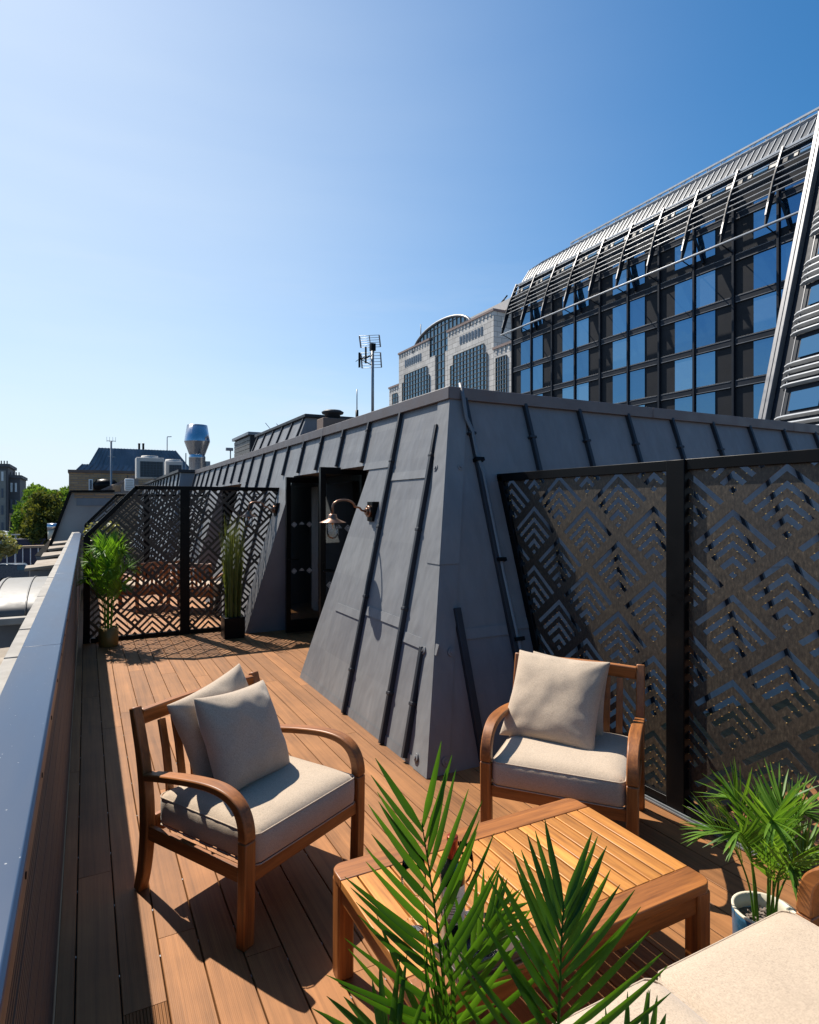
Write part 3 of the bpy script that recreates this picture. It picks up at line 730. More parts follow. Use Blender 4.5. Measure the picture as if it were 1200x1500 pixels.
# ================================================================ wall lamps
def make_lamp():
    root = empty('wall_lamp')
    b = MB(); b.box(-.02, .10, -.06, .06, -.09, .09); b.build('mounting_box', M['black'], root, .004)
    r = MB(); r.tube([(-.02,0,0), (-.045,0,0)], .052, 20); r.tube([(-.044,0,0), (-.062,0,0)], .032, 16); r.build('wall_rose', M['copper'], root)
    a = MB(); P = [(-.055,0,0)]
    P += [(-.10-.01*k, 0, .01+.012*k) for k in range(3)]
    for k in range(11):
        t = math.pi*(k/10); P.append((-.275+.105*math.cos(t), 0, .045+.060*math.sin(t)))
    P.append((-.38, 0, -.02)); a.tube(P, .010, 10); a.build('gooseneck', M['copper'], root)
    s = MB(); c = (-.38, 0, -.02)
    s.lathe([(.012,.0), (.034,-.004), (.040,-.030), (.046,-.045), (.115,-.075), (.118,-.080), (.045,-.058), (.030,-.058)], c, 32); s.build('shade', M['copper'], root)
    g = MB(); g.lathe([(.044,-.060), (.054,-.085), (.054,-.165), (.046,-.198), (.026,-.218), (.0,-.224)], c, 24); g.build('glass_jar', M['lampglass'], root)
    f = MB(); f.tube([(-.38,0,-.08), (-.38,0,-.115)], .012, 10); f.tube([(-.38,0,-.115), (-.38,0,-.15)], [.004, .003], 8); f.build('bulb', M['filament'], root)
    return root
L1 = make_lamp(); L1.location = (2.33, 5.20, 1.655); L1.rotation_euler = (0, 0, R(0))
tag(L1, 'copper swan neck wall lamp fixed to the zinc beside the open glass doors', 'wall lamp', 'copper wall lamps on the zinc slope')
L2 = copy_tree(L1); L2.location = (2.34, 8.46, 1.66); L2['label'] = 'copper wall lamp in front of the far chevron screen, partly hidden by the door'
# ================================================================ furniture
def smooth_obj(o):
    for p in o.data.polygons: p.use_smooth = True
def grid_solid(name, nx, ny, fn, m, parent, sub=1):
    """closed pillow: fn(u,v,side) -> point, u,v in -1..1; rims shared"""
    bm = bmesh.new(); top = {}; bot = {}
    for i in range(nx+1):
        for j in range(ny+1):
            u, v = 2*i/nx-1, 2*j/ny-1
            top[i, j] = bm.verts.new(fn(u, v, 1))
            rim = i in (0, nx) or j in (0, ny)
            bot[i, j] = top[i, j] if rim else bm.verts.new(fn(u, v, -1))
    for i in range(nx):
        for j in range(ny):
            bm.faces.new((top[i,j], top[i+1,j], top[i+1,j+1], top[i,j+1]))
            q = (bot[i,j], bot[i,j+1], bot[i+1,j+1], bot[i+1,j])
            if len(set(q)) == 4:
                try: bm.faces.new(q)
                except ValueError: pass
    bmesh.ops.recalc_face_normals(bm, faces=bm.faces)
    me = bpy.data.meshes.new(name); bm.to_mesh(me); bm.free(); me.materials.append(m)
    for p in me.polygons: p.use_smooth = True
    o = bpy.data.objects.new(name, me); COL.objects.link(o)
    if parent: o.parent = parent
    if sub: s = o.modifiers.new('sub', 'SUBSURF'); s.levels = s.render_levels = sub
    return o
def pillow(name, w, h, t, seed, m):
    def fn(u, v, sd):
        # outline pinched between the corners
        x = u*w/2*(1-.085*(1-v*v)*abs(u)**3 ); y = v*h/2*(1-.085*(1-u*u)*abs(v)**3)
        a = max(0, (1-abs(u)**2.6))*max(0, (1-abs(v)**2.6))
        z = sd*t/2*a**.52
        q = Vector((u*2.1+seed*3.1, v*2.1, sd*1.7+seed))
        e = (1-abs(u)**6)*(1-abs(v)**6)
        z += .011*e*noise.noise(q*.8) + .003*e*noise.noise(q*2.2)
        # creases running in from corners and edges
        for cu, cv in ((-1,-1), (1,-1), (-1,1), (1,1)):
            d = math.hypot(u-cu, v-cv); ang = math.atan2(v-cv, u-cu)
            z += sd*.006*e*math.sin(ang*9+seed)*math.exp(-(d/.55)**2)*min(1, d*4)
        for cu, cv in ((.2, 1), (-.4, 1), (.3, -1), (-1, .1), (1, -.2)):
            d = math.hypot((u-cu)*2.2, v-cv) if abs(cv) == 1 else math.hypot(u-cu, (v-cv)*2.2)
            z -= sd*.010*e*math.exp(-(d/.28)**2)
        return (x, y, z)
    return grid_solid(name, 30, 30, fn, m, None, 1)
def box_cushion(name, x0, x1, y0, y1, z0, z1, m, parent, puff=.022, seed=1, pipe=True, dip=0):
    bm = bmesh.new(); nx, ny, nz_ = 22, 20, 5
    cx, cy = (x0+x1)/2, (y0+y1)/2; hx, hy = (x1-x0)/2, (y1-y0)/2; H_ = z1-z0; r = .016
    def P(u, v, w):
        x, y = cx+u*hx, cy+v*hy
        bulge = .012*math.sin(math.pi*w)
        if abs(u) > .999: x += math.copysign(bulge*(1-v**4), u)
        if abs(v) > .999: y += math.copysign(bulge*(1-u**4), v)
        z = z0+w*H_
        e = (1-abs(u)**5)*(1-abs(v)**5)
        if w > .999:
            z += puff*e**.7 + .006*noise.noise(Vector((x*5+seed, y*5, 1)))*e
            rr = max(0, 1-max(abs(u), abs(v))); z -= .010*math.exp(-rr*14)
        else:
            k = 1 if abs(u) > .999 else 0
            wr = .0035*math.sin((v if k else u)*(19+seed)+2*w+seed)*math.sin(math.pi*w)**.5
            if abs(u) > .999: x += math.copysign(wr, u)
            elif abs(v) > .999: y += math.copysign(wr, v)
        # rounded vertical corners
        cu = min(1, (abs(u)**14+abs(v)**14))
        if abs(u) > .95 and abs(v) > .95:
            x -= math.copysign(.010*((abs(u)-.95)/.05)*((abs(v)-.95)/.05), u); y -= math.copysign(.010*((abs(u)-.95)/.05)*((abs(v)-.95)/.05), v)
        return (x, y, z)
    S = {}
    def V(i, j, k):
        if (i, j, k) not in S: S[i, j, k] = bm.verts.new(P(2*i/nx-1, 2*j/ny-1, k/nz_))
        return S[i, j, k]
    for i in range(nx):
        for j in range(ny):
            for k in (0, nz_): bm.faces.new((V(i,j,k), V(i+1,j,k), V(i+1,j+1,k), V(i,j+1,k)))
    for k in range(nz_):
        for i in range(nx):
            for j in (0, ny): bm.faces.new((V(i,j,k), V(i+1,j,k), V(i+1,j,k+1), V(i,j,k+1)))
        for j in range(ny):
            for i in (0, nx): bm.faces.new((V(i,j,k), V(i,j+1,k), V(i,j+1,k+1), V(i,j,k+1)))
    bmesh.ops.recalc_face_normals(bm, faces=bm.faces)
    me = bpy.data.meshes.new(name); bm.to_mesh(me); bm.free(); me.materials.append(m)
    for p in me.polygons: p.use_smooth = True
    o = bpy.data.objects.new(name, me); COL.objects.link(o); o.parent = parent
    b = o.modifiers.new('bevel', 'BEVEL'); b.width = .017; b.segments = 4; b.limit_method = 'ANGLE'; b.angle_limit = R(50)
    if pipe:
        mb = MB(); n = 24
        def loop(w):
            L = []
            for a in range(n+1): L.append(Vector(P(2*a/n-1, -1, w)))
            for a in range(1, n+1): L.append(Vector(P(1, 2*a/n-1, w)))
            for a in range(1, n+1): L.append(Vector(P(1-2*a/n, 1, w)))
            for a in range(1, n+1): L.append(Vector(P(-1, 1-2*a/n, w)))
            return L
        mb.tube(loop(1), .0030, 6, False); mb.tube(loop(0.0), .0030, 6, False)
        mb.build('piping', m, o)
    return o
def make_chair():
    t = empty('armchair'); HW = .35
    W = M['wood_z']; WY = M['wood_y']; WX = M['wood_x']
    cv = lambda y: [(.345,0), (.318,.10), (.300,.22), (.296,.34), (.305,.46), (.330,.60), (.362,.72), (.385,.80)]
    cur = cv(0)
    for s in (-1, 1):
        x = s*HW
        f = MB(); f.sweep([(x,-.325,0), (x,-.332,.2), (x,-.335,.41)], (1,0,0), .055, .046); f.build('front_leg', W, t, .006)
        a = MB(); ap = [(-.335,.411), (-.333,.45), (-.322,.49), (-.300,.525), (-.268,.550), (-.225,.566), (-.165,.573), (-.08,.570), (.04,.556), (.17,.535), (.291,.512)]
        th = [.046,.045,.043,.040,.037,.034,.032,.030,.030,.030,.030]
        a.sweep([(x,y,z) for y, z in ap], (1,0,0), [.055]*4+[.056,.058,.060,.060,.060,.058,.055], th); a.build('armrest', WY, t, .006)
        b = MB(); b.sweep([(x,y,z) for y, z in cur], (1,0,0), .046, [.046,.05,.054,.056,.052,.046,.040,.034]); b.build('back_leg', W, t, .006)
        r = MB(); r.box(x-.012, x+.012, -.308, .272, .240, .300); r.build('side_rail', WY, t, .003)
    r = MB(); r.box(-.322, .322, -.345, -.318, .238, .296); r.build('front_rail', WX, t, .003)
    r = MB(); r.box(-.322, .322, .272, .298, .255, .335); r.build('rear_rail', WX, t, .003)
    tr = MB(); n = 10
    pts = [(-.327+.654*k/n, .374, .752+.012*math.sin(math.pi*k/n)) for k in range(n+1)]
    tr.sweep(pts, (0,.96,.28), .026, .075); tr.build('top_rail', WX, t, .005)
    for k in range(8):
        x = -.24+.0686*k; s = MB(); s.sweep([(x, y-.006, z) for y, z in [(.29,.33), (.301,.46), (.326,.60), (.358,.722)]], (1,0,0), .036, .015); s.build('back_slat', W, t, .003)
    sl = MB()
    for k in range(5): sl.box(-.30, .30, -.28+.11*k, -.21+.11*k, .276, .292)
    sl.build('seat_slats', WX, t, .002)
    box_cushion('seat_cushion', -.318, .318, -.352, .268, .299, .428, M['fabric'], t, .024, 1)
    return t
CH1 = make_chair(); CH1.location = (.69, 2.865, .0005); CH1.rotation_euler = (0, 0, R(29.4))
tag(CH1, 'wooden slatted armchair with two tilted cushions beside the parapet', 'armchair', 'wooden armchairs with beige cushions')
CH2 = copy_tree(CH1); CH2.location = (2.28, 2.535, .0005); CH2.rotation_euler = (0, 0, R(-51)); CH2['label'] = 'wooden slatted armchair in front of the right hand chevron screen, behind the low table'
CH3 = copy_tree(CH1); CH3.location = (.95, 11.2, .0005); CH3.rotation_euler = (0, 0, R(200)); CH3['label'] = 'wooden armchair glimpsed through the far chevron screen, left of its post'
CH4 = copy_tree(CH1); CH4.location = (1.62, 10.6, .0005); CH4.rotation_euler = (0, 0, R(150)); CH4['label'] = 'wooden armchair glimpsed through the far chevron screen, right of its post'
for o in (CH3, CH4): o['group'] = 'wooden armchairs beyond the far screen'
def place_pillow(o, base, rz, lx, ly, lz, tilt, roll=0, yaw=0):
    """pillow plane XY -> stand up leaning back by tilt in the chair frame"""
    Mx = Matrix.Translation(base) @ Matrix.Rotation(rz, 4, 'Z') @ Matrix.Translation((lx, ly, lz)) @ Matrix.Rotation(yaw, 4, 'Z') @ Matrix.Rotation(R(90)-tilt, 4, 'X') @ Matrix.Rotation(roll, 4, 'Z')
    o.matrix_world = Mx
    o.location, rot, _ = Mx.decompose(); o.rotation_euler = rot.to_euler()
G = 'beige scatter cushions on the armchairs'
p = tag(pillow('scatter_cushion', .47, .45, .17, 1, M['fabric']), 'beige scatter cushion at the back of the left armchair, mostly behind another', 'cushion', G); place_pillow(p, CH1.location, R(29.4), -.01, .212, .650, R(17), R(12), R(0))
p = tag(pillow('scatter_cushion', .47, .46, .19, 2, M['fabric']), 'creased beige scatter cushion leaning in front on the left armchair', 'cushion', G); place_pillow(p, CH1.location, R(29.4), -.005, .06, .632, R(26), R(-4), R(7))
p = tag(pillow('scatter_cushion', .45, .44, .14, 3, M['fabric']), 'beige scatter cushion at the back of the right armchair, only its edge showing', 'cushion', G); place_pillow(p, CH2.location, R(-51), -.035, .215, .63, R(17), R(-3), R(0))
p = tag(pillow('scatter_cushion', .54, .52, .18, 4, M['fabric']), 'plump beige scatter cushion in front on the right armchair by the chevron screen', 'cushion', G); place_pillow(p, CH2.location, R(-51), -.085, .085, .636, R(34), R(-1), R(-8))
# ---------------------------------------------------------------- coffee table
def make_table():
    x0, x1, y0, y1, zt = .79, 1.945, 1.42, 2.135, .39
    cx, cy = (x0+x1)/2, (y0+y1)/2
    t = tag(empty('coffee_table', (cx, cy, 0)), 'low slatted hardwood coffee table standing between the two armchairs and the sofa', 'table')
    hx, hy = (x1-x0)/2, (y1-y0)/2; bw = .105; r = .045
    for s in (-1, 1):
        o_ = []                                      # end boards with rounded outer corners
        for c, a0 in (((hx-r), 0), (-(hx-r), 90)):
            for k in range(7):
                a = R(a0+15*k); o_.append((c+r*math.cos(a), hy-r+r*math.sin(a)))
        o_ += [(-hx, hy-bw), (hx, hy-bw)]
        P = [(x, y*s, zt-.032) for x, y in o_]
        b = MB(); b.prism(P, (0,0,.032)); b.build('end_board', M['wood_x'], t, .004)
        ap = MB(); ap.box(-hx+.06, hx-.06, s*(hy-.028)-.011, s*(hy-.028)+.011, zt-.105, zt-.0325); ap.build('apron', M['wood_x'], t, .003)
    n = 18; pitch = (2*hx)/n
    sl = MB()
    for k in range(n):
        a = -hx+k*pitch; sl.box(a+.0036 if k else a, a+pitch-.0036 if k < n-1 else a+pitch, -hy+bw+.002, hy-bw-.002, zt-.030, zt-.001)
    sl.build('slats', M['slat'], t, .0025)
    for sx in (-1, 1):
        ap = MB(); ap.box(sx*(hx-.028)-.011, sx*(hx-.028)+.011, -hy+.06, hy-.06, zt-.105, zt-.0325); ap.build('apron', M['wood_y'], t, .003)
        for sy in (-1, 1):
            l = MB(); l.box(sx*(hx-.037)-.031, sx*(hx-.037)+.031, sy*(hy-.037)-.031, sy*(hy-.037)+.031, 0.0005, zt-.0325); l.build('leg', M['wood_z'], t, .008)
    return zt
ZTAB = make_table()
# bottle, glasses and tray on the table
def make_bottle(x, y):
    t = tag(empty('wine_bottle', (x, y, ZTAB+.0005)), 'dark wine bottle with red foil and pale label standing on the slatted table', 'bottle')
    b = MB(); b.lathe([(0,.004), (.030,0), (.0385,.006), (.0385,.185), (.036,.205), (.028,.222), (.019,.235), (.0155,.250), (.0150,.300), (0,.301)], n=32); b.build('body', M['bottle'], t)
    f = MB(); f.lathe([(.0163,.245), (.0163,.296), (.0172,.297), (.0172,.310), (.015,.312), (0,.312)], n=24); f.build('foil_cap', M['foil'], t)
    l = MB(); n = 20; vs = []
    for k in range(n+1):
        a = R(190)+R(120)*k/n; vs += [(.0390*math.cos(a), .0390*math.sin(a), .065), (.0390*math.cos(a), .0390*math.sin(a), .175)]
    l.add(vs, [(2*k, 2*k+2, 2*k+3, 2*k+1) for k in range(n)], True); lb = l.build('label', M['label'], t)
    w = MB(); rng = random.Random(4)
    for row in range(9):                              # lines of small print and a barcode
        z = .160-.008*row; a0 = R(205); a1 = a0+R(rng.uniform(45, 85))
        n = 8; vs = []
        for k in range(n+1):
            a = a0+(a1-a0)*k/n; vs += [(.0393*math.cos(a), .0393*math.sin(a), z), (.0393*math.cos(a), .0393*math.sin(a), z+.0022)]
        w.add(vs, [(2*k, 2*k+2, 2*k+3, 2*k+1) for k in range(n)])
    for k in range(14):
        a = R(215)+R(4.2)*k; b_ = a+R(rng.choice((1.2, 2.2, 2.8)))
        w.add([(.0393*math.cos(a), .0393*math.sin(a), .068), (.0393*math.cos(b_), .0393*math.sin(b_), .068), (.0393*math.cos(b_), .0393*math.sin(b_), .083), (.0393*math.cos(a), .0393*math.sin(a), .083)], [(0,1,2,3)])
    w.build('small_print', M['bottle'], lb)
make_bottle(.985, 1.60)
def make_wineglass():
    t = empty('wine_glass')
    b = MB(); b.lathe([(.0,.085), (.012,.087), (.030,.105), (.040,.135), (.040,.165), (.033,.205), (.0318,.205), (.0385,.165), (.0385,.135), (.029,.107), (.011,.0895), (0,.088)], n=32); b.build('bowl', M['wineglass'], t)
    s = MB(); s.lathe([(.0,.002), (.034,0), (.034,.002), (.010,.006), (.004,.012), (.0035,.08), (.008,.0855), (0,.0855)], n=28); s.build('stem', M['wineglass'], t)
    return t
for i, (x, y, lab) in enumerate(((.91, 1.71, 'empty wine glass left of the wine bottle on the table'), (1.08, 1.70, 'empty wine glass right of the wine bottle on the table'))):
    if i == 0: g0 = make_wineglass(); o = g0
    else: o = copy_tree(g0)
    o.location = (x, y, ZTAB+.0005); tag(o, lab, 'wine glass', 'wine glasses on the table')
t = tag(empty('serving_tray', (1.02, 1.50, ZTAB+.0005)), 'small dark tray on the table in front of the bottle, behind the palm leaves', 'tray')
b = MB(); b.box(-.12, .12, -.07, .07, 0, .010); b.build('base', M['tray'], t, .003)
b = MB(); b.box(-.12, .12, -.07, -.062, .0105, .03); b.box(-.12, .12, .062, .07, .0105, .03); b.box(-.12, -.112, -.0615, .0615, .0105, .03); b.box(.112, .12, -.0615, .0615, .0105, .03); b.build('rim', M['tray'], t, .002)
t = tag(empty('glass_tumbler', (1.04, 1.50, ZTAB+.0112)), 'clear glass tumbler standing in the small dark tray', 'tumbler')
b = MB(); b.lathe([(0,0), (.030,0), (.036,.085), (.0345,.085), (.0285,.008), (0,.008)], n=28); b.build('cup', M['wineglass'], t)
# ---------------------------------------------------------------- sofa
def make_sofa():
    xl, xr, yf, yb = .70, 2.03, 1.20, .42
    t = tag(empty('outdoor_sofa', ((xl+xr)/2, (yf+yb)/2, 0)), 'hardwood sofa with oatmeal seat cushions cut off by the lower right of the view', 'sofa')
    ox, oy = (xl+xr)/2, (yf+yb)/2; hx = (xr-xl)/2; hy = (yf-yb)/2
    for s in (-1, 1):
        x = s*(hx+.005)
        l = MB(); l.sweep([(x, hy-.06, 0.0005), (x, hy-.053, .2), (x, hy-.05, .41)], (1,0,0), .06, .05); l.build('leg', M['wood_z'], t, .006)
        l = MB(); l.sweep([(x, -hy+.02, 0.0005), (x, -hy+.04, .3), (x, -hy-.06, .82)], (1,0,0), .05, .05); l.build('leg', M['wood_z'], t, .006)
        a = MB(); a.sweep([(x, hy-.05, .411), (x, hy-.053, .47), (x, hy-.07, .53), (x, hy-.12, .575), (x, hy-.2, .59), (x, -hy+.25, .58), (x, -hy+.0, .56)], (1,0,0), .062, [.05,.048,.044,.038,.032,.030,.030]); a.build('armrest', M['wood_y'], t, .006)
        r = MB(); r.box(x-.012, x+.012, -hy+.06, hy-.07, .22, .30); r.build('side_rail', M['wood_y'], t, .003)
    r = MB(); r.box(-hx+.03, hx-.03, hy-.075, hy-.045, .22, .30); r.build('front_rail', M['wood_x'], t, .003)
    r = MB(); r.box(-hx+.03, hx-.03, -hy+.02, -hy+.045, .22, .30); r.build('rear_rail', M['wood_x'], t, .003)
    r = MB(); r.bar((-hx+.03, -hy-.05, .77), (hx-.03, -hy-.05, .77), .03, .075); r.build('top_rail', M['wood_x'], t, .004)
    for k in range(12):
        x = -hx+.1+(2*hx-.2)*k/11; s = MB(); s.bar((x, -hy+.03, .30), (x, -hy-.045, .735), .036, .015, (0,1,0)); s.build('back_slat', M['wood_z'], t, .002)
    q = (1.385-ox)
    box_cushion('seat_cushion', -hx+.035, q-.002, -hy+.06, hy, .302, .415, M['fabric'], t, .022, 5)
    box_cushion('seat_cushion', q+.002, hx-.035, -hy+.06, hy, .302, .415, M['fabric'], t, .022, 9)
make_sofa()
# ================================================================ plants
def frond(name, pts, nrm, parent, m, n=30, L=.2, w=.011, a0=62, a1=18, start=.25, stem=.004, seed=0, up=.25, grav=.25, seg=5, fold=.30, prof=None, curl=-.25, asym=(1, 1), sl=(1, 1)):
    """pinnate palm leaf along pts, nrm = facing of the blade plane"""
    rng = random.Random(seed); mb = MB()
    C = catmull(pts, 40); nrm = Vector(nrm).normalized()
    mb.tube(C, [stem*(1-.75*k/40) for k in range(41)], 6)
    for k in range(n):
        for sg in (-1, 1):
            s = start+(1-start)*(k+.5*(sg > 0)*.6)/(n-.4)
            s = min(s, .995); x = s*40; i = min(int(x), 39); p = C[i].lerp(C[i+1], x-i); T = (C[i+1]-C[i]).normalized()
            S = T.cross(nrm).normalized()*sg; Nn = S.cross(T).normalized()*sg
            q = (s-start)/(1-start)
            ang = R((a0+(a1-a0)*q)*asym[sg > 0] + rng.uniform(-5, 5)); LL = L*(prof(q) if prof else (math.sin(math.pi*(.18+.74*q))**.6))*rng.uniform(.9, 1.06)*sl[sg > 0]
            d = T*math.cos(ang)+S*math.sin(ang)+Nn*(up+rng.uniform(-.1, .1)); d.normalize()
            pos = p.copy(); vs = []; ww = w*rng.uniform(.85, 1.1)
            bend = T*(curl*rng.uniform(.6, 1.4))
            for j in range(seg+1):
                f = j/seg; wd = ww*min(1, (.30+2.6*f))*(1-f**2.2)**.85+.0004
                ax = d.cross(Nn).normalized(); n2 = ax.cross(d).normalized()
                vs += [pos+ax*wd+n2*wd*fold, pos, pos-ax*wd+n2*wd*fold]
                d = (d+Vector((0,0,-grav))/seg*(.3+f)-bend/seg).normalized(); pos = pos+d*(LL/seg)
            mb.add(vs, [(3*j, 3*j+1, 3*j+4, 3*j+3) for j in range(seg)]+[(3*j+1, 3*j+2, 3*j+5, 3*j+4) for j in range(seg)], True)
    return mb.build(name, m, parent)
def wpt(px, py, w):                                     # point at depth w (metres in front of the lens)
    return at(px, py, w=w)
def near_palm():
    base = Vector((.44, .93, 0))
    t = tag(empty('potted_palm', base), 'big dark green palm close by at the bottom, its fronds crossing the table', 'palm plant')
    def rel(p): return Vector(p)-base
    pt = MB(); pt.lathe([(0,0.0005), (.11,0.0005), (.14,.02), (.165,.30), (.168,.31), (.155,.31), (.150,.27), (0,.265)], n=36); po = pt.build('pot', M['pot_blue'], t)
    s = MB(); s.lathe([(.0,.272), (.149,.272)], n=24); s.build('soil', M['soil'], po)
    face = -Vector(ray(650, 1350)).normalized()
    rt = Vector((CT, -ST, 0))
    # first frond: nearly upright, blades to both sides
    f1 = [(.03,-.02,.28), (.06,.0,.6)] + [rel(wpt(*q)) for q in ((656,1560,1.13), (652,1470,1.14), (644,1385,1.16), (632,1295,1.18), (618,1205,1.2))]
    frond('frond', f1, face+rt*.12, t, M['leaf_near'], 17, .275, .0070, 60, 24, .32, .005, 11, .04, .02, 7, .35, lambda q: 1.0-.42*q, curl=-.14, asym=(1.05, .95))
    # second frond: fan in front, leaning right
    f2 = [(.05,.0,.28), (.12,.02,.55)] + [rel(wpt(*q)) for q in ((790,1660,1.0), (814,1540,1.02), (820,1455,1.04), (822,1390,1.06), (826,1325,1.08))]
    frond('frond', f2, face+Vector((0,0,.2)), t, M['leaf_near'], 14, .235, .0070, 58, 20, .38, .005, 23, .0, .02, 7, .35, lambda q: 1.08-.5*q, curl=-.16)
    # shorter ones behind and low left
    f3 = [(.0,.03,.28), (.03,.06,.6)] + [rel(wpt(*q)) for q in ((640,1600,1.22), (655,1500,1.25), (690,1400,1.3), (730,1330,1.36))]
    frond('frond', f3, face+rt*.5, t, M['leaf_near'], 11, .15, .007, 55, 14, .55, .005, 31, .1, .05, 6, .35, curl=.2)
    f4 = [(-.03,.0,.28), (-.02,.01,.55)] + [rel(wpt(*q)) for q in ((600,1720,1.05), (590,1620,1.06), (575,1560,1.08), (560,1520,1.1))]
    frond('frond', f4, face, t, M['leaf_near'], 7, .17, .007, 50, 14, .55, .005, 37, .1, .05, 6, .35, curl=.2)
    f5 = [(.04,-.03,.28), (.12,-.03,.5)] + [rel(wpt(*q)) for q in ((800,1800,.95), (870,1680,.97), (925,1600,1.0), (955,1550,1.03))]
    frond('frond', f5, face, t, M['leaf_near'], 11, .15, .008, 50, 12, .5, .005, 41, .1, .05, 6, .35, curl=.2)
    # slim sheaf of young leaves beside the first stem
    y = MB(); rng = random.Random(5)
    for k in range(11):
        a = rel(wpt(655+rng.uniform(-14, 18), 1600, 1.12)); e = rel(wpt(636+rng.uniform(-26, 22), 1310+rng.uniform(0, 130), 1.12+rng.uniform(-.02, .04)))
        P = [a.lerp(e, f)+rt*(.008*math.sin(f*3+k)) for f in (0,.25,.5,.75,1)]
        n2 = face; vs = []
        for j, p_ in enumerate(P):
            wd = .0042*(1-(j/4)**2)+.0003; vs += [p_-rt*wd+n2*wd*.4, p_, p_+rt*wd+n2*wd*.4]
        y.add(vs, [(3*j, 3*j+1, 3*j+4, 3*j+3) for j in range(4)]+[(3*j+1, 3*j+2, 3*j+5, 3*j+4) for j in range(4)], True)
    y.build('young_leaves', M['leaf_near'], t)
near_palm()
def palm(name, base, H_, spread, n, label, m, pot, seed, L=.17, w=.008, group=None, nl=24, bias=None, droop=.42):
    rng = random.Random(seed); t = tag(empty('potted_palm', base), label, 'palm plant', group)
    prof, zs, mp = pot
    pb = MB(); pb.lathe(prof, n=36); po = pb.build('pot', mp, t)
    s = MB(); rr = zs[0]; z0 = zs[1]
    s.lathe([(0, z0), (rr, z0)], n=24)
    for k in range(60):
        a, r_ = rng.uniform(0, 6.28), rr*.9*math.sqrt(rng.random()); x, y = r_*math.cos(a), r_*math.sin(a)
        d = Vector((rng.uniform(-1,1), rng.uniform(-1,1), rng.uniform(-.2,.5))).normalized()*rng.uniform(.006, .014)*rr/.1
        s.bar(Vector((x, y, z0+.006))-d, Vector((x, y, z0+.008))+d, .010*rr/.1, .004)
    s.build('soil', M['soil'], po)
    for k in range(n):
        a = 2*math.pi*(k*.618+rng.uniform(-.06, .06)); q = (k+.5)/n
        out = spread*(.25+.75*q)*rng.uniform(.85, 1.1); h = H_*(1.0-droop*q**1.5)*rng.uniform(.93, 1.03)
        dx, dy = math.cos(a), math.sin(a)
        if bias: dx += bias[0]; dy += bias[1]
        r0 = rr*.35
        P = [Vector((dx*r0, dy*r0, z0)), Vector((dx*(r0+.12*out), dy*(r0+.12*out), z0+(h-z0)*.42)), Vector((dx*(r0+.42*out), dy*(r0+.42*out), z0+(h-z0)*.80)), Vector((dx*(r0+out*.8), dy*(r0+out*.8), h)), Vector((dx*(r0+out*1.05), dy*(r0+out*1.05), h-.10*out*q))]
        nr = Vector((-dx*.7, -dy*.7, 1))
        frond('frond', P, nr, t, m, nl, L, w, 58, 18, .38, .0045, seed*50+k, .22, .22, 4, .3)
    return t
# palm by the sofa
PB = palm('p', (2.155, 1.37, .0005), .66, .18, 9, 'bright green palm in a blue pot between the sofa arm and the right screen', M['leaf'],
     ([(0,0), (.088,0), (.100,.012), (.106,.235), (.106,.249), (.099,.249), (.096,.20), (0,.20)], (.096, .205), M['pot_blue']), 3, .165, .0058, nl=22, droop=.34)
rim = MB(); rim.lathe([(.1065,.2495), (.1075,.256), (.098,.256), (.0945,.207)], n=36)
rim.build('rim', M['cream'], [c for c in PB.children if c.name.startswith('pot')][0])
palm('p', (.245, 8.40, .0005), 1.28, .28, 18, 'lush palm in an ochre pot in the far left corner against the screen', M['leaf_lime'],
     ([(0,0), (.105,0), (.11,.01), (.112,.225), (.104,.225), (.10,.19), (0,.19)], (.10, .195), M['pot_gold']), 8, .21, .0085, nl=24)
def grass_pot():
    t = tag(empty('potted_grass', (1.70, 8.22, .0005)), 'tall slim bunch of reed grass in a black pot before the far screen', 'grass plant')
    b = MB(); b.box(-.13, .13, -.13, .13, 0, .27); b.build('pot', M['black'], t, .01)
    g = MB(); rng = random.Random(9)
    for k in range(330):
        a = rng.uniform(0, 6.28); r0 = .10*math.sqrt(rng.random()); r1 = r0*1.25+rng.uniform(0, .075); h = rng.uniform(.8, 1.5) if k % 3 else rng.uniform(1.2, 1.62)
        x, y = r0*math.cos(a), r0*math.sin(a); b_ = a+rng.uniform(-.6, .6)
        P = [Vector((x+(r1-r0)*f*f*math.cos(b_), y+(r1-r0)*f*f*math.sin(b_), .26+(h-.26)*f)) for f in (0,.35,.7,1)]
        sd = Vector((math.cos(a*3.7), math.sin(a*3.7), 0)); vs = []
        for j, p in enumerate(P):
            wd = .0038*(1-(j/3)**3)+.0004; vs += [p-sd*wd, p+sd*wd]
        g.add(vs, [(2*j, 2*j+1, 2*j+3, 2*j+2) for j in range(3)])
    g.build('blades', M['grass'], t)
grass_pot()
def leaf_cloud(mb, cs, n, size, rng, flat=.0):
    for k in range(n):
        c, r = rng.choice(cs); v = Vector((rng.gauss(0,1), rng.gauss(0,1), rng.gauss(0,1))).normalized()*rng.random()**.38
        p = Vector(c)+Vector((v.x*r[0], v.y*r[1], v.z*r[2]))
        d = Vector((rng.gauss(0,1), rng.gauss(0,1), rng.gauss(0,1)+.25)).normalized(); e = d.cross(Vector((rng.gauss(0,1), rng.gauss(0,1), rng.gauss(0,1)))).normalized(); f = d.cross(e); s = size*rng.uniform(.6, 1.4)
        mb.add([p-e*s*.45, p-f*s, p+e*s*.45, p+f*s], [(0,1,2,3)])
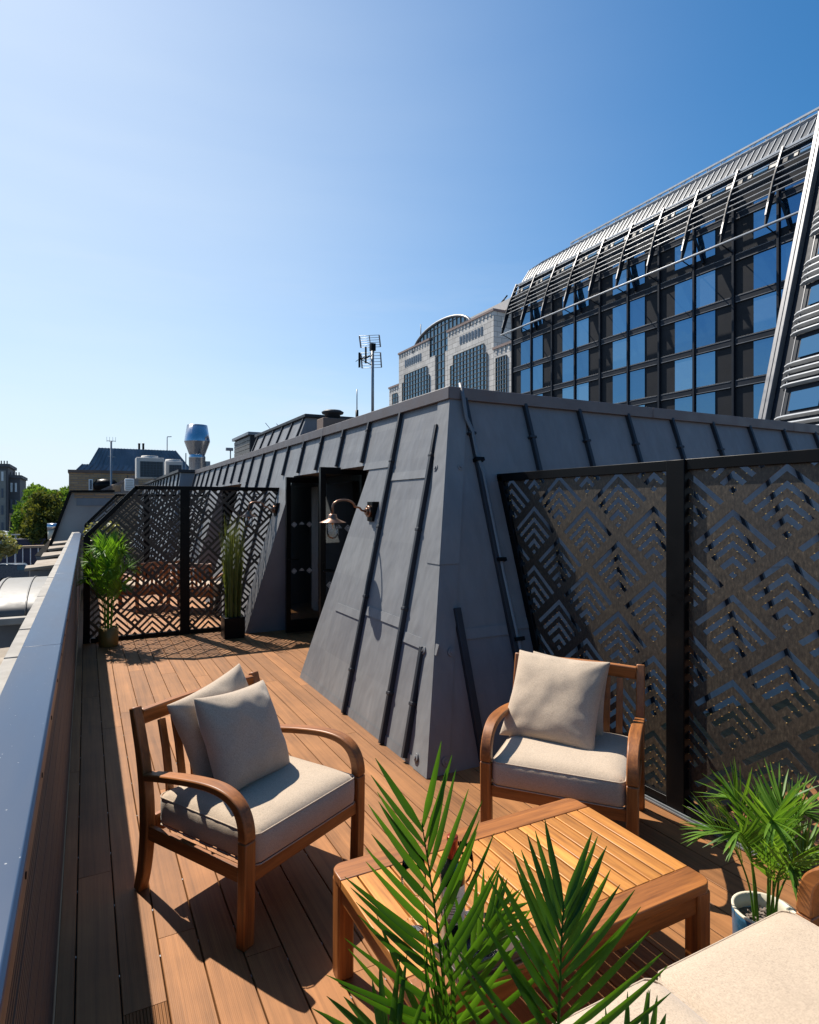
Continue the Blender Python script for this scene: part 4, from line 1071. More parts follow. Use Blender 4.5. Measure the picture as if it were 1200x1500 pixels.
def bush():
    t = tag(empty('planter_bush', (.30, 13.9, .0005)), 'pale yellow green bush in a trough before the smaller screen further back', 'bush')
    b = MB(); b.box(-.32, .32, -.15, .15, 0, .45); b.build('trough', M['lead_dark'], t, .01)
    f = MB(); rng = random.Random(6); leaf_cloud(f, [((-.12,0,.95), (.28,.2,.45)), ((.15,.0,1.05), (.26,.2,.36)), ((0,0,.7), (.3,.2,.3))], 1500, .04, rng)
    for k in range(60):
        a = rng.uniform(-.3, .3); f.bar((a*.5, rng.uniform(-.08,.08), .44), (a, rng.uniform(-.12,.12), rng.uniform(.9, 1.45)), .006, .006)
    f.build('foliage', M['bush'], t)
bush()
# ================================================================ things on the roofs
def rooftop():
    zr = ZT+.05
    t = tag(empty('tv_aerial', (3.15, 7.0, zr)), 'tall pole with a double grid television aerial on the zinc roof', 'aerial')
    b = MB(); b.tube([(0,0,0), (0,0,1.04)], .018, 12); b.build('mast', M['galv'], t)
    top = 1.02
    g = MB(); n1 = Vector((-ST, -CT, 0))
    d_ = Vector((.80, -.60, 0)); 
    for (z0, dz, lean) in ((top+.02, .12, .10), (top-.05, -.17, -.08)):
        A = Vector((0,0,z0))+d_*(-.125)+Vector((.0,.06,0)); B = Vector((0,0,z0))+d_*.125+Vector((0,.06,0))
        off = Vector((-.55*lean, -.8*lean, dz))
        for p in (A, B): g.bar(p, p+off, .014, .020)
        g.bar((A+B)/2, (A+B)/2+off, .010, .010)
        for k in range(6): g.tube([A+off*(k/5), B+off*(k/5)], .0035, 5)
    g.build('reflector_grid', M['galv'], t)
    y = MB(); dirv = Vector((-.78, -.25, -.30)).normalized()
    y.bar((0,0,top-.10), Vector((0,0,top-.10))+dirv*.24, .012, .012); y.bar((0,0,top-.22), Vector((0,0,top-.10))+dirv*.22, .008, .008)
    for k in range(5):
        p = Vector((0,0,top-.10))+dirv*(.06+.045*k); e = Vector((.25,-.8,.25)).normalized()*.06; y.tube([p-e, p+e], .004, 5)
    p = Vector((0,0,top-.10))+dirv*.23; y.bar(p+Vector((0,0,.08)), p-Vector((0,0,.10)), .02, .02); p = Vector((0,0,top-.06))+dirv*.12; y.bar(p+Vector((0,0,.09)), p-Vector((0,0,.11)), .018, .018)
    y.build('yagi_boom', M['black'], t)
    c = MB(); c.box(-.03, .03, -.03, .03, top-.04, top+.05); c.build('clamp', M['black'], t)
    t = tag(empty('whip_aerial', (3.36, 8.0, zr)), 'short thin whip aerial beside the tall aerial pole', 'aerial')
    b = MB(); b.tube([(0,0,0), (0,0,.40)], .022, 10); b.build('base', M['black'], t); b = MB(); b.tube([(0,0,.40), (0,0,.69)], .008, 8); b.build('rod', M['galv'], t)
    # zinc roof box with battens and its chimney cap
    t = tag(empty('roof_plant_box'), 'small zinc clad box with battens on top of the zinc roof', 'roof box')
    x0, x1, y0, y1 = 2.78, 3.75, 8.9, 12.0; zt = 3.04
    b = MB(); b.add([(x0, y0, zr), (x1, y0, zr), (x1, y1, zr), (x0, y1, zr), (x0+.16, y0+.05, zt), (x1, y0+.05, zt), (x1, y1, zt), (x0+.16, y1, zt)], [(0,1,5,4), (1,2,6,5), (2,3,7,6), (3,0,4,7), (4,5,6,7)]); b.build('cladding', M['zinc'], t)
    for k in range(6):
        b = MB(); y = y0+.12+k*.56; b.bar((x0-.012, y, zr), (x0+.148, y+.02, zt), .03, .03, (-1,0,.4)); b.build('batten', M['zinc_dark'], t)
    b = MB(); b.box(x0+.12, x1+.05, y0-.0, y1+.02, zt+.002, zt+.05); b.build('cap', M['zinc_dark'], t, .006)
    t = tag(empty('roof_vent_cowl', (3.13, 8.35, zr)), 'squat brown vent with domed cap by the zinc roof box', 'vent')
    b = MB(); b.box(-.19, .19, -.14, .14, 0, .30); b.build('plinth', M['brick_red'], t, .01)
    b = MB(); b.lathe([(0,.30), (.11,.30), (.11,.37), (.15,.375), (.16,.40), (.12,.425), (0,.43)], n=24); b.build('cap', M['zinc_dark'], t)
    t = tag(empty('plant_room'), 'small grey boarded plant room rising behind the zinc roof', 'plant room')
    b = MB(); b.box(3.05, 4.6, 13.0, 14.5, zr, 3.20); b.build('walls', M['panel'], t)
    b = MB(); b.box(2.99, 4.66, 12.94, 14.56, 3.202, 3.26)
    b.build('roof_edge', M['slate'], t)
    b = MB()
    for k in range(6): b.box(3.03, 3.049, 13.0, 14.5, zr+.02+.085*k, zr+.095+.085*k)
    b.build('boards', M['lead'], t)
    t = tag(empty('plant_room'), 'pale distant plant room box with thin raked aerials on top', 'plant room')
    a = at(396, 655, y=19); b_ = at(425, 632, y=19); b = MB(); b.box(a.x, b_.x+.4, 19, 20.5, zr, b_.z-.1); b.build('walls', M['acwhite'], t)
    b = MB(); 
    for q in (0, .35): b.tube([(a.x+.2+q, 19.2, b_.z-.1), (a.x-.1+q, 19.2, b_.z+.25)], .010, 5)
    b.build('rods', M['galv'], t)
    t = tag(empty('security_camera', (2.62, 12.9, zr)), 'tiny camera on a thin post at the zinc roof edge', 'camera')
    b = MB(); b.tube([(0,0,0), (0,0,.22)], .012, 6); b.build('post', M['galv'], t); b = MB(); b.box(-.09, .05, -.03, .03, .19, .25); b.build('head', M['galv'], t)
    # far stainless cowl
    p = at(289, 684, y=22)
    t = tag(empty('exhaust_cowl', (p.x, 22, 2.6)), 'shiny steel exhaust cowl flared in the middle, standing beyond the zinc roof', 'cowl')
    q = p.z-2.6
    b = MB(); b.lathe([(.27, .0), (.27, .30+q), (.275, .31+q), (.27, .33+q), (.24,.42+q)], n=32); b.build('stack', M['steel'], t)
    b = MB(); b.lathe([(.26, .421+q), (.42, .86+q)], n=32); b.build('lower_cone', M['steel'], t)
    b = MB(); b.lathe([(.421, .862+q), (.33, 1.42+q), (.315, 1.42+q), (.40,.9+q)], n=32, smooth=True); o_ = b; b.build('upper_cone', M['steel'], t)
    b = MB(); b.box(.27, .42, -.06, .06, q-.1, q+.2); b.build('bracket', M['galv'], t); b = MB(); b.bar((-.38,-.1,-.1), (-.38,-.1,q+.45), .03, .03); b.build('strut', M['galv'], t)
    # neighbour's low mansard, condensers
    t = tag(empty('neighbour_roof'), 'neighbouring dark zinc roof with battens beyond the far end of the terrace', 'roof')
    b = MB(); b.add([(1.85,17.4,0), (8,17.4,0), (8,30,0), (1.85,30,0), (2.28,17.7,2.62), (8,17.7,2.62), (8,30,2.62), (2.28,30,2.62)], [(0,1,5,4), (1,2,6,5), (2,3,7,6), (3,0,4,7), (4,5,6,7)]); b.build('cladding', M['slate'], t)
    for k in range(12): b = MB(); b.bar((1.83, 17.7+k*.9, 0), (2.26, 17.95+k*.9, 2.6), .05, .05, (-1,0,.2)); b.build('batten', M['zinc_dark'], t)
    b = MB(); b.box(2.2, 8, 17.6, 30, 2.63, 2.70); b.build('cap', M['zinc_dark'], t)
    for i, (pa, pb, lab) in enumerate(((200, 241, 'larger pale air conditioner with a dark square grille, left of its pair'), (243, 268, 'smaller pale air conditioner close to the steel cowl'))):
        y = 24.0 if i == 0 else 25.0
        a, c = at(pa, 704, y=y), at(pb, 671 if i == 0 else 676, y=y)
        t = tag(empty('air_conditioner', ((a.x+c.x)/2, y, 2.705)), lab, 'air conditioner', 'roof air conditioners'); hw = (c.x-a.x)/2; h = c.z-2.705
        b = MB(); b.box(-hw, hw, 0, .7, .0, h); b.build('casing', M['acwhite'], t, .02)
        b = MB(); b.box(-hw+.12, hw-.05, -.012, -.002, .05, h-.14); gr = b.build('grille', M['acgrille'], t)
        b = MB()
        for k in range(8): b.box(-hw+.12+(2*hw-.18)*k/7, -hw+.13+(2*hw-.18)*k/7, -.018, -.0125, .05, h-.14)
        for k in range(7): b.box(-hw+.12, hw-.05, -.022, -.0185, .06+(h-.22)*k/6, .07+(h-.22)*k/6)
        b.build('grille_bars', M['far_glass'], gr)
        b = MB(); b.lathe([(.0,h+.08), (.28,h+.08), (.30,h+.002)], (0,.35,0), 20); b.build('fan_ring', M['acwhite'], t)
    # brick building with slate coloured roof
    t = tag(empty('brick_building'), 'yellow brown brick building with tall blue grey ribbed roof in the left distance', 'building')
    Y = 45
    A = at(101, 692, y=Y); B = at(300, 692, y=Y)
    b = MB(); b.box(A.x, B.x+4, Y, Y+16, -10, A.z); b.build('wall', M['brick'], t)
    b = MB(); b.box(A.x-.06, B.x+4.1, Y-.08, Y+16, A.z+.002, A.z+.18); b.build('parapet_cap', M['brick_red'], t)
    P1 = [at(112, 690, y=Y+1), at(122, 678.5, y=Y+1), at(131, 678.5, y=Y+1)]
    r = MB(); z1, z2, z3 = A.z+.19, at(122, 679, y=Y).z, at(146, 653, y=Y).z
    x = [at(q, 690, y=Y).x for q in (112, 121, 131, 146, 261, 272)]
    r.add([(x[0], Y+.3, z1), (x[5]+2, Y+.3, z1), (x[5]+2, Y+.6, z2), (x[1], Y+.6, z2), (x[0], Y+14, z1), (x[1], Y+14, z2)], [(0,1,2,3), (0,3,5,4)])
    r.add([(x[2], Y+.7, z2-.02), (x[5]+.3, Y+.7, z2-.02), (x[4], Y+1.5, z3), (x[3], Y+1.5, z3), (x[2], Y+14, z2), (x[3], Y+14, z3), (x[4], Y+14, z3), (x[5]+.3, Y+14, z2-.02)], [(0,1,2,3), (0,3,5,4), (3,2,6,5), (1,7,6,2)])
    s = r
    for k in range(26):
        f = k/25; xa = x[2]+(x[5]+.3-x[2])*f; xb = x[3]+(x[4]-x[3])*f; s.bar((xa, Y+.68, z2), (xb, Y+1.48, z3), .05, .06, (0,-1,.5))
    for k in range(28):
        f = k/27; xa = x[0]+(x[5]+2-x[0])*f; xb = x[1]+(x[5]+2-x[1])*f; s.bar((xa, Y+.28, z1), (xb, Y+.58, z2), .05, .06, (0,-1,.5))
    s.build('roof', M['slate'], t)
    w = MB(); a = at(130, 718, y=Y); c = at(136, 702, y=Y); w.box(a.x, c.x, Y-.03, Y-.002, a.z, c.z); wi = w.build('window', M['white'], t); w = MB(); w.box(a.x+.06, c.x-.06, Y-.04, Y-.031, a.z+.06, c.z-.06); w.build('pane', M['far_glass'], wi)
    for px in (204, 210):
        c = MB(); p = at(px, 652, y=Y+2.2); c.lathe([(.0,-.3), (.07,-.3), (.07,.06), (.10,.07), (.06,.13), (0,.13)], p, 12); c.build('roof_vent', M['black'], t)
    c = MB(); c.box(x[1]+2.6, x[1]+2.66, Y-.05, Y-.003, 2, A.z-.1); c.build('downpipe', M['lead'], t)
    c = MB(); p = at(155, 711, y=Y-.3); c.lathe([(0,-.3), (.7,-.3), (.75,.1), (.55,.35), (0,.45)], p, 20); c.build('water_tank', M['black'], t)
    t = tag(empty('tv_aerial', at(163, 712, y=38)), 'thin lattice aerial mast in front of the brick building', 'aerial')
    b = MB(); h = at(163, 646, y=38).z-at(163, 712, y=38).z; b.tube([(0,0,-4), (0,0,h)], .05, 8); b.build('mast', M['galv'], t)
    b = MB()
    for q in (-.22, -.08, .08, .22): b.bar((q, 0, h-.05), (q, 0, h+.22), .015, .015)
    b.bar((-.22,0,h), (.22,0,h), .03, .03); b.bar((-.18,0,h-.85), (.2,0,h-.88), .02, .04); b.build('elements', M['galv'], t)
    t = tag(empty('roof_camera_pole', at(245, 655, y=48)), 'tiny pole with a lamp head on the blue grey ribbed roof', 'pole')
    b = MB(); b.tube([(0,0,-.3), (0,0,.75)], .03, 6); b.bar((-.0,0,.75), (.3,0,.78), .06, .05); b.build('pole', M['galv'], t)
    # lean-to slope in front of the brick building
    t = tag(empty('lean_to_roof'), 'dark raking lean-to roof edge in front of the brick building', 'roof')
    b = MB(); y = 30; P = [at(143, 723, y=y), at(203, 697, y=y), at(203, 725, y=y)]; b.prism(P, (0, 2, 0)); b.build('slope', M['lead_dark'], t)
    b = MB(); b.bar(P[0]+Vector((0,-.05,.05)), P[1]+Vector((0,-.05,.05)), .3, .10); b.build('edge', M['coping'], t)
    t = tag(empty('air_conditioner', at(190, 719, y=29)), 'small white wall condenser beside the raking roof edge', 'air conditioner', 'roof air conditioners')
    b = MB(); b.box(-.18, .18, 0, .3, 0, .52); b.build('casing', M['white'], t, .02); b = MB()
    for k in range(6): b.box(-.14, .14, -.012, -.002, .05+.075*k, .09+.075*k)
    b.build('grille', M['acwhite'], t)
    t = tag(empty('chimney_pot', at(171, 720, y=29)), 'stubby buff chimney pot below the raking roof edge', 'chimney pot')
    b = MB(); b.lathe([(0,0), (.16,0), (.16,.22), (.19,.24), (.19,.29), (0,.29)], n=16); b.build('pot', M['rust'], t)
rooftop()
# ================================================================ glass office building
XG = 46.5
def glass_building():
    root = tag(empty('glass_office_building'), 'large dark glass office building with curved louvred top on the right', 'building')
    Ms = [61.4 - 3.66*k for k in range(0, 11)]            # mullion lines
    zb = 2.0; rows = [25.1, 21.75, 18.4, 15.0, 11.6, 8.2, 4.8]
    y0, y1 = 24.0, 61.6
    b = MB(); b.box(XG+.02, XG+16, y0, y1, -10, 27.6); b.build('body', M['panel'], root)
    # windows: two panes either side of every second mullion, each a part
    for r in range(len(rows)-1):
        zt, zl = rows[r]-.35, rows[r+1]+.33
        if r == 0: zt = rows[0]+.6; zl = rows[1]+.95
        for k in range(1, 11, 2):
            for s in (-1, 1):
                ya = Ms[k]+s*.14; yb = Ms[k]+s*(1.98 if not (k == 1 and s > 0) else 2.0)
                w = MB(); w.box(XG-.045, XG+.015, min(ya, yb), max(ya, yb), zl, zt); w.build('window', M['bluewin'], root)
    mu = MB()
    for k, y in enumerate(Ms): mu.box(XG-.20, XG+.018, y-.10, y+.10, -2, 26.5); 
    mu.build('mullions', M['mull'], root, .02)
    for z in rows:
        bd = MB(); ln = MB()
        for a, c in zip(Ms[1:]+[y0], Ms):
            bd.box(XG-.10, XG+.016, a+.104, c-.104, z-.30, z+.32)
            ln.box(XG-.13, XG-.102, a+.25, c-.25, z-.26, z-.21); ln.box(XG-.13, XG-.102, a+.25, c-.25, z+.22, z+.26)
        fb = bd.build('floor_band', M['mull'], root, .02); ln.build('trim', M['graymetal'], fb)
    # curved head: wall leaning back then zinc barrel
    prof = [(46.5, 25.6), (46.9, 27.2), (47.6, 29.0), (49.0, 31.1), (51.3, 32.75), (54, 33.3), (58, 33.4)]
    ye, ys = y1, 14.0
    def strip(a, c, name, m, ya=ye, yb=ys):
        s = MB(); s.add([(*prof[i][:1], ya, prof[i][1]) for i in range(a, c+1)]+[(*prof[i][:1], yb, prof[i][1]) for i in range(a, c+1)], [(i, i+1, c-a+1+i+1, c-a+1+i) for i in range(c-a)]); return s.build(name, m, root)
    strip(0, 2, 'head_wall', M['mull'], yb=24.0); strip(2, 6, 'barrel_roof', M['roofz'], yb=24.0)
    g = MB(); g.poly([(x, ye+.01, z) for x, z in prof]+[(62, ye+.01, 33.4), (62, ye+.01, 25.6)]); g.build('gable', M['mull'], root)
    ribs = MB()
    y = ye-.3
    while y > 24.2:                                        # standing seams
        for i in range(2, 4):
            p, q = prof[i], prof[i+1]; ribs.bar((p[0]-.03, y, p[1]+.03), (q[0]-.03, y, q[1]+.03), .06, .08, (-1,0,1))
        y -= .61
    ribs.build('roof_seams', M['galv'], root)
    gt = MB(); gt.box(47.2, 47.62, 24.0, ye+.05, 28.95, 29.15); gt.build('gutter', M['alu'], root, .02)
    rl = MB(); rl.bar((51.0, ye-5.5, 33.0), (51.0, 24.0, 33.0), .14, .16); rl.bar((51.0, ye-5.5, 32.62), (51.0, 24.0, 32.62), .10, .08)
    y = ye-5.5
    while y > 24: rl.bar((51.0, y, 32.5), (51.0, y, 33.0), .08, .08); rl.bar((51.0, y, 32.62), (51.0, max(24, y-.7), 33.0), .05, .05); y -= 1.4
    rl.build('roof_rail', M['alu'], root)
    # lit panels and panes behind the louvres
    rng = random.Random(12)
    for k in range(10):
        yc = Ms[k]-1.8
        for (o, w, m) in ((-1.1, .9, 'lead'), (.05, 1.2, 'bluewin'), (1.15, .7, 'lead')):
            z0, z1 = 26.7, 28.5
            f = lambda z: 46.9+(47.6-46.9)*(z-27.2)/1.8-.04
            p = MB(); p.prism([(f(z0), yc+o-w/2, z0), (f(z0), yc+o+w/2, z0), (f(z1), yc+o+w/2, z1), (f(z1), yc+o-w/2, z1)], (-.03,0,0)); p.build('head_window' if m == 'bluewin' else 'head_panel', M[m], root)
    # brise soleil: ribs and louvre tubes
    A, B = (44.85, 22.55), (47.25, 29.1)
    for k in range(0, 11):
        y = 61.4-3.66*k+.05
        if y < 24.2: break
        r = MB(); n = 8; P = []
        for j in range(n+1):
            f = j/n; bow = .14*math.sin(math.pi*f); P.append((A[0]+(B[0]-A[0])*f-bow, y, A[1]+(B[1]-A[1])*f+bow*.35))
        r.sweep(P, (0,1,0), .10, [.16,.36,.46,.52,.54,.52,.46,.38,.28]); r.build('screen_rib', M['mull'], root)
        e = MB(); e.sweep([(x-.21, y_, z+.07) for x, y_, z in P[1:]], (0,1,0), .13, .03); e.build('rib_edge', M['graymetal'], root)
        st = MB(); st.bar((A[0]+.05, y, A[1]+.1), (XG-.1, y, A[1]-.35), .07, .07)
        if k % 2: st.bar((46.1, y-.30, 24.9), (XG-.1, y-.95, 22.3), .34, .14)
        st.build('screen_strut', M['mull'], root)
    for j, f in enumerate((.0, .40, .48, .56, .65, .73, .83, .93)):
        bow = .14*math.sin(math.pi*f); x = A[0]+(B[0]-A[0])*f-bow-.12; z = A[1]+(B[1]-A[1])*f+bow*.35
        l = MB(); rr = .085 if j == 0 else .046
        l.box(x-rr*1.3, x+rr*1.3, 24.2, 61.5, z-rr*.75, z+rr*.75); l.build('louvre_tube', M['alu'], root, .03)
    return root
glass_building()
def louvre_wing():
    root = tag(empty('louvred_wing'), 'raked corner wing of stacked white louvres at the right edge behind the zinc roof', 'building')
    hd = Vector(ray(395, 742)); hd.z = 0; hd.normalize(); hd = -hd      # runs towards the right of the view
    E0 = at(1113, 640, w=35.0); E1 = at(1206, 165, w=38.0)
    up = E1-E0; nrm = hd.cross(up).normalized()
    if nrm.x > 0: nrm = -nrm
    tot = up.z
    at_ = lambda a, z, o=0: E0+up*((z-E0.z)/tot)+hd*a+nrm*o
    zb, zt = E0.z, E1.z
    b = MB(); b.prism([at_(.0, zb-12, -.05), at_(12, zb-12, -.05), at_(12, zt, -.05), at_(0, zt, -.05)], -nrm*.6); b.build('wall', M['mull'], root)
    def fin(a0, a1, o1):
        return MB().prism([at_(a0, zb-12, -.04), at_(a1, zb-12, -.04), at_(a1, zb-12, o1), at_(a0, zb-12, o1)], at_(a0, zt)-at_(a0, zb-12))
    f = fin(-.10, .20, .28); f.build('edge_fin', M['graymetal'], root, .03)
    f = fin(.26, .50, .30); f.build('edge_fin', M['graymetal'], root, .03)
    ch = MB(); ch.bar(at_(1.35, zb-12, .10), at_(1.35, zt, .10), .05, .06, hd); ch.build('cable', M['graymetal'], root)
    z = 6.95+.1; st = 3.02
    for k in range(-2, 6):
        z0 = 5.2+st*k
        for j in range(4):
            zz = z0+.40*j
            pts = []
            l = MB(); P = []
            for (a, d) in ((.95, .06), (1.3, .22), (1.8, .28), (9, .29)): P.append((a, d))
            v = []
            for a, d in P: v += [at_(a, zz+.02, .02), at_(a, zz+.05, .06+d), at_(a, zz+.12, .06+d), at_(a, zz+.13, .02)]
            n = len(P); l.add(v, [(i*4+q, i*4+(q+1) % 4, i*4+4+(q+1) % 4, i*4+4+q) for i in range(n-1) for q in range(4)]+[(0,1,2,3), ((n-1)*4, (n-1)*4+1, (n-1)*4+2, (n-1)*4+3)]); l.build('louvre', M['alu'], root)
        w = MB(); w.prism([at_(1.7, z0+1.66, .0), at_(3.6, z0+1.66, .0), at_(3.6, z0+2.72, .0), at_(1.7, z0+2.72, .0)], nrm*.04); w.build('window', M['bluewin'], root)
        w = MB(); w.prism([at_(4.4, z0+1.66, .0), at_(8, z0+1.66, .0), at_(8, z0+2.72, .0), at_(4.4, z0+2.72, .0)], nrm*.04); w.build('window', M['bluewin'], root)
louvre_wing()
# ================================================================ pale stone arched building
def stone_building():
    root = tag(empty('arched_stone_building'), 'pale stone office building with a barrel arched glass centre behind the zinc roof', 'building')
    X = 70.0
    def q(zx, zy, x=X): return at(540+zx/4.615, 400+zy/4.615, x=x)
    def slab(pts, m, name, d=14, x=X):
        P = [q(a, b_, x) for a, b_ in pts]; s = MB(); s.prism([(x, p.y, p.z) for p in P], (d, 0, 0)); return s.build(name, m, root)
    yz = lambda zx, zy: q(zx, zy)
    def wall(name, zx0, zx1, ztop_at, m='stone', x=X, d=14):
        a, c = q(zx0, ztop_at[1], x), q(zx1, ztop_at[1], x); zt = q(*ztop_at, x).z
        s = MB(); s.box(x, x+d, min(a.y, c.y), max(a.y, c.y), -10, zt); o = s.build(name, M[m], root); return min(a.y, c.y), max(a.y, c.y), zt
    wl = wall('left_wing', 205, 412, (300, 508)); wr = wall('right_wing', 535, 845, (700, 325)); w0 = wall('low_end', 140, 204, (170, 773), x=X+.3); w1 = wall('low_link', 847, 975, (900, 500), x=X-3)
    # ret wall of the right wing is its box side. cornices
    for (a, c, z, x) in ((wl[0], wl[1], wl[2], X), (wr[0], wr[1], wr[2], X), (w0[0], w0[1], w0[2], X+.3), (w1[0], w1[1], w1[2], X-3)):
        s = MB(); s.box(x-.22, x+3, a-.2, c+.2, z+.005, z+.45); s.build('cornice', M['red_stone'], root)
        s = MB(); y = a+.8
        while y < c-.5: s.box(x-.12, x-.01, y, y+.4, z-.8, z-.004); y += 1.3
        s.build('dentils', M['stone'], root)
    # stone wings step outwards lower down beside the glass centre
    s = MB(); p0, p1 = q(450, 560), q(412, 560); s.box(X, X+14, p0.y, p1.y-.01, -10, q(440, 560).z)
    p0, p1 = q(534, 520), q(518, 520); s.box(X, X+14, p0.y+.01, p1.y, -10, q(526, 525).z); s.build('inner_steps', M['stone'], root)
    # glass centre: barrel vault front
    L, Rr = q(300, 500).y, q(690, 330).y; yc = (L+Rr)/2; hw = abs(L-Rr)/2
    zt = q(592, 300).z+.9; zs = q(330, 490).z-1.5
    arc = [(X+.3, yc+hw*math.cos(a), zs+(zt-zs)*math.sin(a)) for a in [math.pi*k/24 for k in range(25)]]
    s = MB(); s.prism(arc+[(X+.3, yc-hw, -10), (X+.3, yc+hw, -10)], (10, 0, 0)); s.build('arched_glazing', M['archglass'], root)
    s = MB(); s.tube([(X+.2, y, z+.25) for _, y, z in arc], .32, 6)
    s.build('arch_rim', M['graymetal'], root)
    g = MB(); y = yc-hw+1
    while y < yc+hw:
        h = zs+(zt-zs)*math.sqrt(max(0, 1-((y-yc)/hw)**2)); g.box(X+.12, X+.29, y-.07, y+.07, 8, h); y += 1.62
    z = 10
    while z < zt:
        hw2 = hw if z < zs else hw*math.sqrt(max(0, 1-((z-zs)/(zt-zs))**2)); g.box(X+.16, X+.28, yc-hw2, yc+hw2, z-.06, z+.06); z += 1.6
    g.build('glazing_bars', M['lead'], root)
    def window(poly, nx, nz_, name='window', x=X, bars='lead', gm='archglass'):
        P = [q(a, b_, x) for a, b_ in poly]
        zs_ = [p.z for p in P]; ys_ = [p.y for p in P]
        ya, yb, za, zb = min(ys_), max(ys_), min(zs_), max(zs_)
        s = MB(); s.box(x-.06, x-.004, ya, yb, za, zb); o = s.build(name, M[gm], root)
        g = MB()
        for k in range(nx+1): y = ya+(yb-ya)*k/nx; g.box(x-.22, x-.062, y-.07, y+.07, za, zb)
        for k in range(nz_+1): z = za+(zb-za)*k/nz_; g.box(x-.18, x-.064, ya, yb, z-.06, z+.06)
        g.build('window_bars', M[bars], o)
    def lowz(a, za, b): return (a, za), (b, za)
    # big stepped windows: centre block plus a wider lower block
    window([(245, 690), (397, 640), (245, 1000), (397, 1000)], 8, 12); window([(232, 745), (244.5, 745), (232, 1000), (244.5, 1000)], 1, 9); window([(397.5, 690), (413, 690), (397.5, 1000), (413, 1000)], 1, 10)
    window([(577, 560), (782, 490), (577, 1000), (782, 1000)], 9, 17); window([(557, 630), (576.5, 630), (557, 1000), (576.5, 1000)], 1, 12); window([(782.5, 545), (802, 540), (782.5, 1000), (802, 1000)], 1, 15)
    window([(865, 578), (935, 560), (865, 1000), (935, 1000)], 4, 14, x=X-3)
    window([(165, 820), (195, 812), (165, 900), (195, 900)], 2, 3, x=X+.3)
    for a, c, zt_, zb_, n in ((245, 360, 565, 612, 8), (615, 778, 395, 448, 8)):   # ribbon of slim windows
        pa, pb = q(a, 0).y, q(c, 0).y
        z1, z0 = q((a+c)/2, zt_).z, q((a+c)/2, zb_).z
        for k in range(n):
            f0, f1 = (k+.10)/n, (k+.72)/n; s = MB(); s.box(X-.08, X-.004, pa+(pb-pa)*f1, pa+(pb-pa)*f0, z0, z1); s.build('slim_window', M['far_glass'], root)
    # plant on top
    s = MB(); s.box(X+3, X+10, wr[0]-3, wr[1]-4, wr[2]+.7, wr[2]+2.6); s.build('roof_plant', M['acwhite'], root)
    s = MB(); s.tube([(X+4, wr[0]+4, wr[2]+2.6), (X+4, wr[0]+1, wr[2]+3.9)], .15, 6); s.tube([(X+4, wr[0]+2, wr[2]+2.6), (X+4, wr[0]+2, wr[2]+3.6)], .12, 6); s.build('gantry', M['black'], root)
    s = MB(); p = q(304, 480); s.tube([(X+2, p.y, wl[2]), (X+2, p.y, wl[2]+6)], .12, 6); s.lathe([(.0,0), (.5,0), (.5,1), (0,1.2)], (X+2, p.y, wl[2]+.6), 10); s.build('roof_mast', M['lead'], root)
stone_building()
